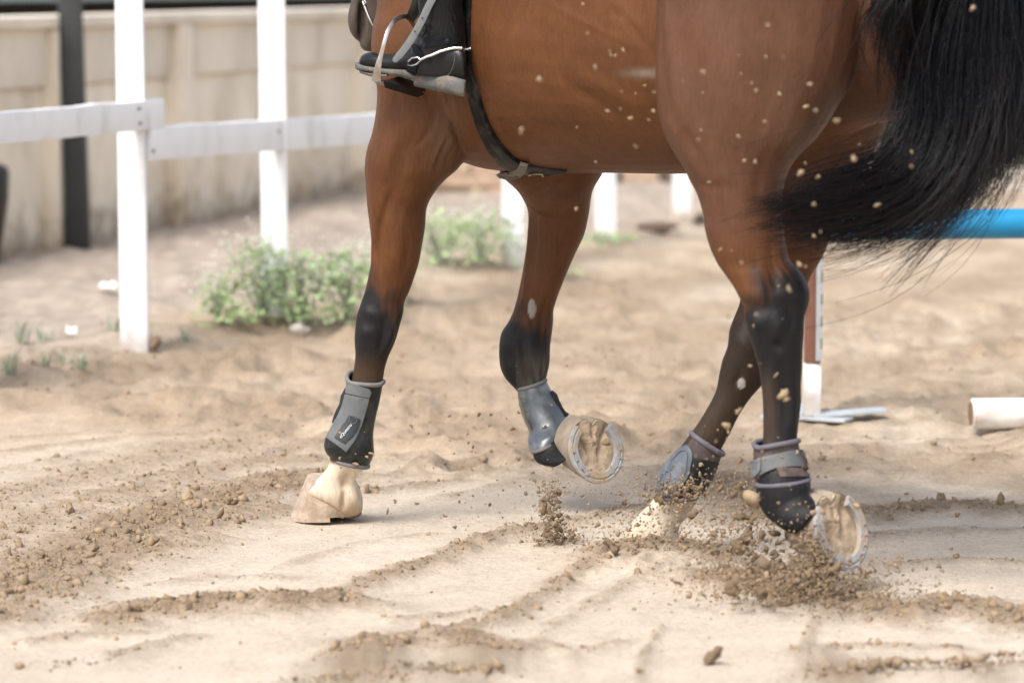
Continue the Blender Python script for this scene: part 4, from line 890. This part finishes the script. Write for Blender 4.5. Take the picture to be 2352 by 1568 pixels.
# 2: lifted foreleg
tb2 = empty('tendon_boot', at(1245, 950, 8.24), 'shiny grey tendon boot on the lifted foreleg with sole showing', 'horse boot', 'boots on the horse legs')
o, r0, r1, bv2 = shell([(1191,893,1253,873,8.27,.038),(1189,908,1262,888,8.265,.039),(1194,938,1275,916,8.26,.040),(1203,965,1288,940,8.25,.041),(1214,990,1300,962,8.24,.044),(1212,1012,1296,985,8.22,.048),(1215,1028,1285,1005,8.21,.048),(1222,1036,1276,1014,8.205,.046)], M_rubl, 'shell', tb2, wave=lambda a: .006 * max(0, math.cos(a - math.pi / 2 - .5)))
MB().tube(r0, .005, 10, False).build('top_trim', M_trim, tb2); MB().tube(r1, .005, 10, False).build('bottom_trim', M_trim, tb2)
MB().tube([at(u, v, 8.215) for u, v in ((1196,912),(1202,942),(1211,970),(1222,992),(1220,1015),(1226,1030))], .003, 8).build('edge_trim', M_greyl, tb2)
MB().tube([at(u, v, 8.25) for u, v in ((1266,898),(1274,908),(1280,922),(1288,938),(1296,948),(1304,954))], [.004,.007,.006,.006,.005,.006], 8).build('lining', M_fleece, tb2)
# 3: planted hind leg
fb = empty('fetlock_boot', at(1575, 1080, 7.58), 'oval panelled fetlock boot with lilac trim on the hind leg in the sand', 'horse boot', 'boots on the horse legs')
o, r0, r1, bv3 = shell([(1588,994,1660,1042,7.58,.040),(1574,1014,1652,1060,7.58,.042),(1552,1040,1643,1082,7.585,.046),(1530,1066,1634,1102,7.59,.051),(1511,1094,1627,1120,7.59,.054),(1505,1120,1614,1132,7.59,.052),(1514,1140,1600,1140,7.59,.048)], M_neo, 'shell', fb)
MB().tube(r0, .0065, 10, False).build('top_trim', M_pipe, fb); MB().tube(r1, .006, 10, False).build('bottom_trim', M_pipe, fb)
b = MB(); ribbon(b, [(1560,1034),(1546,1048),(1530,1068),(1516,1090),(1509,1112),(1515,1132)], [(1580,1022),(1592,1042),(1586,1075),(1576,1102),(1560,1124),(1545,1140)], .003, .003, bv3, m=7); pn = b.build('shield', M_rubl, fb, bevel=.001)
b = MB(); ribbon(b, [(1594,1050),(1588,1078),(1578,1106),(1563,1128)], [(1650,1062),(1641,1084),(1632,1104),(1618,1124)], .002, .002, bv3, m=5); b.build('outer_panel', M_rub, fb, bevel=.001)
def ring(bvh, pts, off, r_, m, par_, name):
    P = [hit(bvh, u, v, off) for u, v in cr(pts, 4)]; P = [p for p in P if p is not None]
    if len(P) > 2: MB().tube(P, r_, 6).build(name, m, par_)
ring(bv3, [(1520,1106),(1527,1090),(1537,1084),(1543,1090),(1538,1104),(1528,1114),(1520,1108)], .0075, .0009, M_pipe, pn, 'oval_emblem')
ring(bv3, [(1546,1060),(1565,1040),(1578,1036),(1581,1050),(1576,1078),(1571,1092)], .0075, .0009, M_pipe, pn, 'moulded_line')
letters('KY', (1543, 1084), (1553, 1072), .013, bv3, .0078, M_pipe, pn)
# 4: trailing hind leg
fb2 = empty('fetlock_boot', at(1790, 1060, 7.11), 'brown fetlock boot with wide grey strap on the trailing hind leg', 'horse boot', 'boots on the horse legs')
o, r0, r1, bv4 = shell([(1732,1022,1834,1012,7.12,.042),(1730,1040,1837,1034,7.12,.043),(1731,1065,1846,1062,7.115,.045),(1734,1092,1852,1086,7.11,.049),(1737,1112,1857,1100,7.105,.050)], M_neo, 'shell', fb2, wave=lambda a: .007 * abs(math.cos(a * 1.0 + .9)) - .004)
MB().tube(r0, .006, 10, False).build('top_trim', M_pipe, fb2); MB().tube(r1, .006, 10, False).build('bottom_trim', M_pipe, fb2)
b = MB(); ribbon(b, [(1736,1058),(1752,1050),(1790,1040),(1830,1032),(1846,1036)], [(1738,1098),(1758,1086),(1790,1074),(1834,1072),(1850,1078)], .003, .003, bv4); b.build('strap', M_strapg, fb2, bevel=.001)
b = MB(); ribbon(b, [(1730,1060),(1740,1056),(1752,1052)], [(1734,1098),(1744,1092),(1752,1080)], .004, .006, bv4); b.build('strap_tab', M_rubl, fb2, bevel=.001)
b = MB(); ribbon(b, [(1834,1034),(1840,1036),(1846,1040)], [(1838,1076),(1844,1078),(1849,1080)], .004, .006, bv4, m=3); b.build('strap_end', M_neo, fb2, bevel=.001)
b = MB(); ribbon(b, [(1784,1076),(1800,1073),(1850,1078)], [(1792,1096),(1815,1096),(1855,1096)], .003, .004, bv4); b.build('lower_flap', M_neo, fb2, bevel=.001)

# ------------------------------------------------------------------ rider's foot and stirrup
YB = 7.73
def ft(u): return YB + .13 * (1020 - u) / 200 * .9      # the toe points forward, away from the viewer
foot = [(824,146,825,150,.012),(828,131,829,156,.026),(838,123,841,159,.036),(855,119.5,857,162,.042),(880,125,881,166,.044),(910,121,911,170,.044),(938,108,938,174,.040),(962,96,963,178,.037),(1000,92,1000,182,.036),(1040,96,1042,188,.035),(1062,108,1064,190,.030),(1070,125,1071,186,.018)]
foot = [(a, b_, c, d, ft(a), t) for a, b_, c, d, t in foot]
shaft = [(945,-420,1105,-420,7.76,.062),(948,-250,1095,-250,7.75,.060),(955,-100,1076,-100,7.74,.052),(960,0,1064,0,7.73,.046),(962,40,1067,40,7.73,.042),(957,80,1071,86,7.73,.040),(946,108,1072,118,7.73,.039),(941,140,1072,150,7.73,.037),(945,172,1071,180,7.73,.034)]
bm_ = fuse([loft(foot, 24, 3), loft(shaft, 28, 4)], .003, 4, 'riding_boot')
Vb, Nb = arrays(bm_); Ub, Wb = proj(Vb)
rib = sm(1002, 1010, Ub) * sm(1074, 1066, Ub) * sm(84, 76, Wb) * (Nb[:, 1] < .1)
Vb += Nb * (rib * .0011 * np.sin(Ub * 1.35 + 3 * np.sin(Wb * .05)))[:, None]
cre = sm(945, 960, Ub) * sm(1010, 985, Ub) * sm(130, 100, Wb) * sm(40, 60, Wb); Vb += Nb * (cre * .002 * noise2(Ub * .05 + Wb * .03, Wb * .06 - Ub * .04))[:, None]
bm_.vertices.foreach_set('co', Vb.astype(np.float32).ravel()); bm_.update(); bvb = bvh_of(bm_)
person = empty('person', at(1000, 180, YB), 'rider with left foot in a black leather boot in stirrup', 'person')
boot = link('riding_boot', bm_, M_leather, person)
bo = MB(); 
def slab(st, m, name, parent, ex=3.2, n=32): return MB().add(*loft([(a, b_, c, d, ft(a) if True else 0, t) for a, b_, c, d, t in st], n, 3, ex)).build(name, m, parent)
slab([(815,147,816,156,.016),(819,143,821,161,.034),(835,149,837,164,.045),(858,153,859,166,.049),(885,156,886,170,.050),(920,157,920,177,.047),(945,160,945,183,.042),(962,162,962,188,.040)], M_sole2, 'sole', boot)
slab([(826,160,828,168,.032),(845,164,846,174,.042),(868,166,869,178,.045),(890,168,891,176,.045)], M_sole2, 'tread', boot)
slab([(951,162,951,196,.032),(955,160,955,199,.038),(990,164,990,206,.040),(1030,171,1030,215,.039),(1062,180,1061,222,.034),(1070,184,1068,222,.024)], M_sole2, 'heel', boot)
b = MB(); ribbon(b, [(980,84),(1000,83),(1030,82),(1048,86),(1056,94)], [(975,112),(1000,109),(1030,106),(1046,104),(1055,97)], .0022, .0015, bvb); tb_ = b.build('snap_tab', M_chap, person, bevel=.0008)
q = hit(bvb, 1027, 95, .004); nn = (CAMP - q).normalized(); MB().tube([q, q + nn * .002, q + nn * .003], [.0062, .0058, .003], 16).build('snap', M_leather, tb_)
ring(bvb, [(957,20),(965,45),(975,58),(978,70),(970,84)], .0015, .002, M_leather, boot, 'seam')
ring(bvb, [(1045,128),(1042,150),(1032,170),(1022,176)], .0006, .0007, M_greyl, boot, 'stitching')
# spur
spur = empty('spur', at(1040, 115, YB - .04), 'polished steel spur buckled round the heel of the black boot', 'spur')
P = [hit(bvb, u, v, .004) for u, v in ((968,137),(980,131),(995,126),(1010,119),(1027,114),(1045,113),(1058,114))]; P = [p for p in P if p is not None]
P += [at(1067,114,YB - .015), at(1074,114,YB + .0)]
MB().tube(P, [.0035] * (len(P) - 2) + [.0035, .003], 10).build('heel_band', M_steel, spur)
MB().tube([at(1072,114,YB), at(1078,113,YB), at(1081,113,YB)], [.0035, .0055, .0065], 12).build('neck', M_steel, spur)
P = [hit(bvb, u, v, .005) for u, v in ((968,137),(962,132),(950,134),(943,141),(942,149),(950,151),(960,147),(968,139))]
if all(p is not None for p in P): MB().tube(P, .0022, 8).build('buckle', M_steel, spur)
b = MB(); ribbon(b, [(945,102),(952,118),(962,132)], [(958,104),(966,116),(974,128)], .002, .002, bvb, m=3); ribbon(b, [(968,138),(977,140),(985,144)], [(972,130),(985,136),(993,139)], .002, .003, bvb, m=3)
ribbon(b, [(944,140),(936,155),(929,172)], [(960,148),(958,160),(954,176)], .002, .002, bvb, m=3); b.build('spur_strap', M_chap, spur)
# stirrup iron and leathers
Yf = 7.70
stir = empty('stirrup', at(905, 200, 7.76), 'dusty steel stirrup iron hanging round the black boot', 'stirrup')
def flat(path, wd_, th, name, m, parent, up=None):
    P = [Vector(p) for p in path]; V, Fc = [], []
    for i, p in enumerate(P):
        t_ = (P[min(i + 1, len(P) - 1)] - P[max(i - 1, 0)]).normalized(); nrm = (CAMP - p).normalized() if up is None else Vector(up); s2 = t_.cross(nrm).normalized(); n2_ = s2.cross(t_)
        w_ = wd_[i] if hasattr(wd_, '__len__') else wd_
        for a, c in ((-1, -1), (1, -1), (1, 1), (-1, 1)): V.append(p + s2 * a * w_ / 2 + n2_ * c * th / 2)
    for i in range(len(P) - 1):
        for k_ in range(4): Fc.append((i * 4 + k_, i * 4 + (k_ + 1) % 4, i * 4 + 4 + (k_ + 1) % 4, i * 4 + 4 + k_))
    Fc += [(3, 2, 1, 0), tuple(range(len(P) * 4 - 4, len(P) * 4))]
    return MB().add(V, Fc).build(name, m, parent, bevel=th * .2)
arm = cr([(*at(934,38,7.80),.011),(*at(920,40,7.76),.011),(*at(905,50,7.73),.0095),(*at(892,70,7.71),.009),(*at(883,97,7.70),.0085),(*at(875,128,7.70),.010),(*at(868,155,7.70),.015),(*at(864,186,7.71),.021)], 4)
flat(arm[:, :3], arm[:, 3], .006, 'near_arm', M_steeld, stir)
arm = cr([(*at(934,38,7.80),.010),(*at(946,52,7.84),.009),(*at(955,70,7.87),.009),(*at(958,110,7.88),.009),(*at(957,160,7.88),.012),(*at(950,200,7.87),.02)], 4)
flat(arm[:, :3], arm[:, 3], .006, 'far_arm', M_steeld, stir)
A, B, C_, D = at(858,190,7.69), at(985,222,7.84), at(905,206,7.68), at(950,196,7.87)
MB().add([at(858,186,7.71), at(880,182,7.72), at(985,212,7.88), at(968,219,7.87), at(858,191,7.71), at(880,187,7.72), at(985,217,7.88), at(968,224,7.87)], [(0,1,2,3),(7,6,5,4),(0,4,5,1),(1,5,6,2),(2,6,7,3),(3,7,4,0)]).build('tread_bar', M_steeld, stir, bevel=.002)
b = MB(); b.add([at(880,186,7.70), at(915,176,7.80), at(985,196,7.90), at(962,208,7.82), at(884,202,7.70), at(915,194,7.80), at(985,214,7.90), at(958,224,7.82)], [(0,1,2,3),(7,6,5,4),(0,4,5,1),(1,5,6,2),(2,6,7,3),(3,7,4,0)])
b.build('tread_pad', M_dkleather, stir)
sl = empty('stirrup_leather', at(935, 60, 7.68), 'grey leather strap with punched holes hanging over the boot', 'strap')
path = cr([tuple(at(u, v, y)) for u, v, y in ((1030,-60,7.66),(992,0,7.665),(965,55,7.668),(942,95,7.672),(922,122,7.676),(904,142,7.68))], 5)
wds = np.interp(np.arange(len(path)), [0, len(path) - 5, len(path) - 2, len(path) - 1], [.0165, .0165, .012, .005])
ls = flat(path, wds, .004, 'strap_tail', M_sleather, sl)
for u, v in ((988,5),(970,42),(953,73)):
    p = at(u, v, 7.6645); MB().tube([p, p + Vector((0, -.0008, 0))], .0022, 10).build('punched_hole', M_dkleather, ls)
path = cr([tuple(at(u, v, y)) for u, v, y in ((962,-60,7.77),(954,0,7.775),(945,28,7.785),(938,44,7.80))], 4); flat(path, .015, .004, 'front_strap', M_dkleather, sl)
path = cr([tuple(at(u, v, y)) for u, v, y in ((975,-60,7.78),(966,0,7.79),(957,28,7.80),(944,48,7.81))], 4); flat(path, .015, .004, 'back_strap', M_dkleather, sl)

# ------------------------------------------------------------------ sand thrown up by the hooves
L2, F2 = lump(16, 2); CM = []
for i, P in enumerate(L2):
    me = fast_mesh('flying_clod', P, F2); me.materials.append(M_clod); CM.append(me)
CMP = []
for i, P in enumerate(L2[:8]):
    me = fast_mesh('pale_clod', P, F2); me.materials.append(M_clodp); CMP.append(me)
LM = {'pale clods in front of the belly': [('just behind the girth', 1200, 260), ('over the middle of the belly', 1330, 210), ('beside the pale mark on the flank', 1480, 175), ('low on the flank before the stifle', 1480, 300), ('high on the flank at the top edge', 1370, 40), ('over the belly line', 1370, 385), ('in front of the far forearm', 1323, 480)],
 'pale clods in front of the hind legs': [('high on the near thigh', 1710, 80), ('over the front edge of the thigh', 1590, 180), ('over the middle of the thigh', 1740, 205), ('near the back edge of the thigh', 1865, 225), ('over the stifle', 1610, 310), ('over the upper gaskin', 1720, 370), ('over the swept end of the tail', 1990, 440), ('beside the top of the tail', 2233, 20), ('in the gap between thigh and tail', 1930, 300), ('over the gaskin above the hock', 1665, 580), ('behind the point of the hock', 1850, 600), ('over the black hock', 1760, 700), ('over the trailing hind cannon', 1790, 870), ('over the far hind cannon', 1685, 960), ('over the far gaskin under the tail', 1878, 535)],
 'clods in the air between the legs': [('right of the tendon boot', 960, 960), ('left of the lifted tendon boot', 1120, 980), ('over the smooth sand behind planted hoof', 950, 1130), ('left of the sand column', 1110, 1180), ('above the sand ridge', 1020, 1260), ('just under the lifted forehoof', 1230, 1110), ('low in front of the smooth sand', 1000, 1300)],
 'clods in the sand column behind the forehoof': [('at the top of the sand column', 1265, 1135), ('halfway up the sand column', 1268, 1190), ('at the foot of the sand column', 1272, 1240)],
 'clods thrown up round the planted hind hoof': [('over the left side of the oval boot', 1505, 1110), ('over the right side of the oval boot', 1585, 1110), ('left of the buried hind hoof', 1390, 1262), ('at the toe of the buried hind hoof', 1450, 1262), ('beside the heel of the buried hind hoof', 1530, 1262)],
 'clods flying between the hind hooves': [('right of the oval boot', 1660, 1130), ('below the trailing fetlock boot', 1770, 1160), ('midway between both hind hooves', 1700, 1210), ('low right of the buried hoof', 1650, 1270), ('under the trailing fetlock', 1780, 1260)],
 'clods in the spray under the trailing hoof': [('at the left end of the spray', 1740, 1320), ('in the heart of the spray', 1840, 1325), ('at the right end of the spray', 1960, 1325), ('against the trailing hoof wall', 1905, 1262), ('low at the bottom of the spray', 1850, 1385)],
 'sand crumbs stuck on the boots': [('stuck on the tendon boot of the planted foreleg', 815, 1050), ('stuck on the oval hind boot', 1570, 1110), ('stuck on the strapped hind boot', 1795, 1050)]}
def clod(p, r_, label, group, pal=CM, name='flying_clod', st=1.0):
    o = bpy.data.objects.new(name, random.choice(pal)); COL.objects.link(o); o.location = p
    o.scale = (r_ * random.uniform(.8, 1.2), r_ * random.uniform(.8, 1.2), r_ * random.uniform(.8, 1.2) * st); o.rotation_euler = (random.uniform(0, 6), random.uniform(0, 6), random.uniform(0, 6))
    if group in LM:
        u, v = proj(np.array(p)); spot = min(LM[group], key=lambda m: (m[1] - u) ** 2 + (m[2] - v) ** 2)[0]
        size = 'tiny' if r_ < .0032 else 'small' if r_ < .0055 else 'middling' if r_ < .009 else 'large'
        hue = 'pale' if 'pale' in label else 'brown'
        label = '%s %s sand clod %s' % (size, hue, spot if 'stuck' in spot else 'flying ' + spot); group = group + ', ' + spot + ', ' + size
    tag(o, label, 'sand clod', group)
flank = [(1403,126,6),(1238,182,11),(1197,298,8),(1367,154,5),(1323,480,10),(1428,210,6),(1448,272,7),(1480,197,8),(1502,212,8),(1463,338,6),(1432,115,6),(1395,255,5),(1325,293,6),(1368,372,6),(1460,215,5),(1340,10,6),(1350,77,4),(1500,255,6),(1425,250,5),(1412,128,8),(1400,118,4),(1458,335,5),(1490,275,5)]
hq_ = [(1764,58,6),(1696,127,5),(1759,131,8),(1800,131,5),(1616,165,7),(1702,170,6),(1726,191,6),(1736,209,6),(1861,194,9),(1791,216,6),(1853,245,9),(1873,255,8),(1611,300,10),(1605,321,9),(1757,279,5),(1697,314,5),(1709,370,7),(1735,372,7),(1628,418,9),(1837,397,11),(1878,406,7),(1922,277,8),(1974,332,6),(1961,364,7),(1850,376,6),(1870,470,7),(2016,470,8),(2094,349,5),(2094,382,6),(2233,20,9),(1614,213,5),(1570,187,5),(1885,532,6),(1869,541,6),(1655,573,5),(1680,575,5),(1835,605,12),(1850,612,6),(1703,603,6),(1812,664,8),(1737,722,7),(1731,748,8),(1788,657,4),(1798,732,4),(1746,835,6),(1782,861,11),(1724,840,7),(1800,905,22),(1806,918,14),(1694,945,18),(1700,938,10),(1669,976,15),(1674,1011,8),(1644,1014,6)]
for u, v, s_ in flank: clod(at(u, v, random.uniform(6.25, 7.0)), s_ / 1150 / 2 * random.uniform(.75, 1.5), 'pale sand clod flying in front of the brown belly', 'pale clods in front of the belly', CMP, st=1.3)
for u, v, s_ in hq_: clod(at(u, v, random.uniform(6.1, 6.75)), s_ / 1200 / 2 * random.uniform(.75, 1.5), 'pale sand clod flying in front of the hind leg', 'pale clods in front of the hind legs', CMP, st=1.3)
fore = [(856,480)]
ua = [(540,305),(1062,712),(1123,645),(963,522),(1209,525),(1346,475),(1486,492),(1240,912),(1538,855),(1572,898),(1348,965),(1068,1040),(1130,1108),(1448,1090),(968,1185),(1180,1210),(1008,1225),(1984,1160),(895,1300),(985,1370),(1122,1370),(1640,1420),(1895,1012),(1425,1048),(856,478),(1215,580),(1395,815),(1430,876),(1625,815),(1610,1052),(1240,610),(1320,965),(1500,580),(1355,405),(1095,412),(1275,405),(1528,390),(1160,950),(890,965),(1025,815),(705,1010),(755,950),(1528,685)]
for zx, zy in ua:
    u, v = 631.6 + zx * .3662, 803.8 + zy * .3662
    clod(at(u, v, random.uniform(7.85, 8.1)), random.uniform(.0025, .0058), 'brown sand clod in the air between front and hind legs', 'clods in the air between the legs')
def cloud(n, u0, v0, su, sv, Y0, sY, r0, label, group, pw=.55):
    for i in range(n):
        u, v = random.gauss(u0, su), random.gauss(v0, sv); p = at(u, v, random.gauss(Y0, sY))
        if p.z < .004: p.z = .004 + random.random() * .02
        clod(p, min(r0 * random.uniform(.08, 1) ** -pw * .5, r0 * 2.2), label, group)
A_ = ('brown clod in the column of sand behind the lifted forehoof', 'clods in the sand column behind the forehoof')
for i in range(26):
    t_ = random.random(); clod(at(1258 + 22 * t_ + random.gauss(0, 13), 1125 + t_ * 125, 7.72 + random.gauss(0, .03)), random.uniform(.004, .012), *A_)
B_ = ('brown clod thrown up round the planted hind hoof', 'clods thrown up round the planted hind hoof')
cloud(34, 1550, 1124, 45, 16, 7.50, .03, .006, *B_); cloud(20, 1450, 1265, 60, 18, 7.5, .05, .008, *B_)
C__ = ('brown clod flying between the two hind hooves', 'clods flying between the hind hooves')
cloud(46, 1720, 1205, 64, 64, 7.25, .14, .0125, *C__)
D_ = ('brown clod in the sand spray under the trailing hoof', 'clods in the spray under the trailing hoof')
cloud(44, 1840, 1345, 95, 34, 6.98, .10, .012, *D_); cloud(12, 1862, 1285, 18, 40, 6.98, .02, .009, *D_)
clod(at(1637, 1505, 6.35), .0125, 'blurred dark clod in the air nearest the viewer', 'single near clod', st=2.0)
clod(at(1390, 1015, 7.4), .009, 'blurred clod in front of the upturned forehoof', 'single clod before the forehoof')
clod(at(1728, 1140, 6.9), .017, 'large pale clod left of the trailing hind fetlock', 'single clod by the fetlock', CMP)
clod(at(1965, 1160, 6.8), .012, 'long pale clod across the trailing hind shoe', 'single clod across the shoe', CMP)
# the fine spray nobody could count
P, Rr = [], []
def spray(n, u0, v0, su, sv, Y0, sY, r0, tri=False):
    for i in range(n):
        if tri: t_ = random.random(); u, v = u0 + random.gauss(0, su) * (.4 + t_), v0 + sv * (t_ - .5) * 2
        else: u, v = random.gauss(u0, su), random.gauss(v0, sv)
        p = at(u, v, random.gauss(Y0, sY))
        if p.z < .002: p.z = random.random() * .02
        P.append(p[:]); Rr.append(r0 * random.uniform(.09, 1) ** -.6 * .42)
spray(200, 1268, 1180, 26, 78, 7.72, .05, .0050, True); spray(1500, 1720, 1260, 170, 80, 7.2, .2, .0015); spray(1200, 1860, 1330, 120, 50, 6.96, .12, .0017); spray(500, 1300, 1190, 60, 60, 7.7, .1, .0014); spray(420, 1268, 1190, 26, 78, 7.72, .04, .0030, True); spray(120, 1285, 1235, 24, 14, 7.72, .04, .0055); spray(420, 1552, 1128, 55, 20, 7.49, .02, .0038); spray(300, 1480, 1262, 60, 16, 7.5, .05, .004)
spray(1500, 1710, 1210, 90, 80, 7.25, .15, .0032); spray(260, 1710, 1215, 85, 75, 7.25, .15, .0062); spray(2800, 1850, 1345, 120, 36, 6.96, .12, .0034); spray(220, 1840, 1340, 110, 36, 6.96, .12, .0065); spray(900, 1868, 1300, 24, 48, 6.98, .03, .0048); spray(300, 1500, 1220, 66, 42, 7.45, .04, .0042); spray(300, 2050, 1385, 110, 22, 6.9, .1, .004)
spray(420, 1180, 1120, 200, 110, 7.9, .15, .0022); spray(300, 1420, 1180, 80, 60, 7.6, .1, .0036); spray(120, 1420, 1100, 70, 40, 7.8, .1, .0025)
tag(scatter('sand_spray', P, Rr, M_clod, 1), kind='stuff')
# crumbs stuck to the boots
for (u, v, bvx, r_) in ((848,1040,bv,.006),(840,1046,bv,.003),(816,1040,bv,.0025),(816,1062,bv,.005),(783,1048,bv,.0035),(1611,1065,bv3,.008),(1606,1088,bv3,.007),(1588,1098,bv3,.006),(1570,1118,bv3,.008),(1540,1122,bv3,.007),(1555,1130,bv3,.008),(1525,1135,bv3,.006),(1795,1050,bv4,.005),(1760,1055,bv4,.003),(1826,1040,bv4,.004)):
    p = hit(bvx, u, v, .006)
    if p is not None: clod(p, r_, 'crumb of pale sand stuck on a leg boot', 'sand crumbs stuck on the boots', CMP, 'sand_crumb')
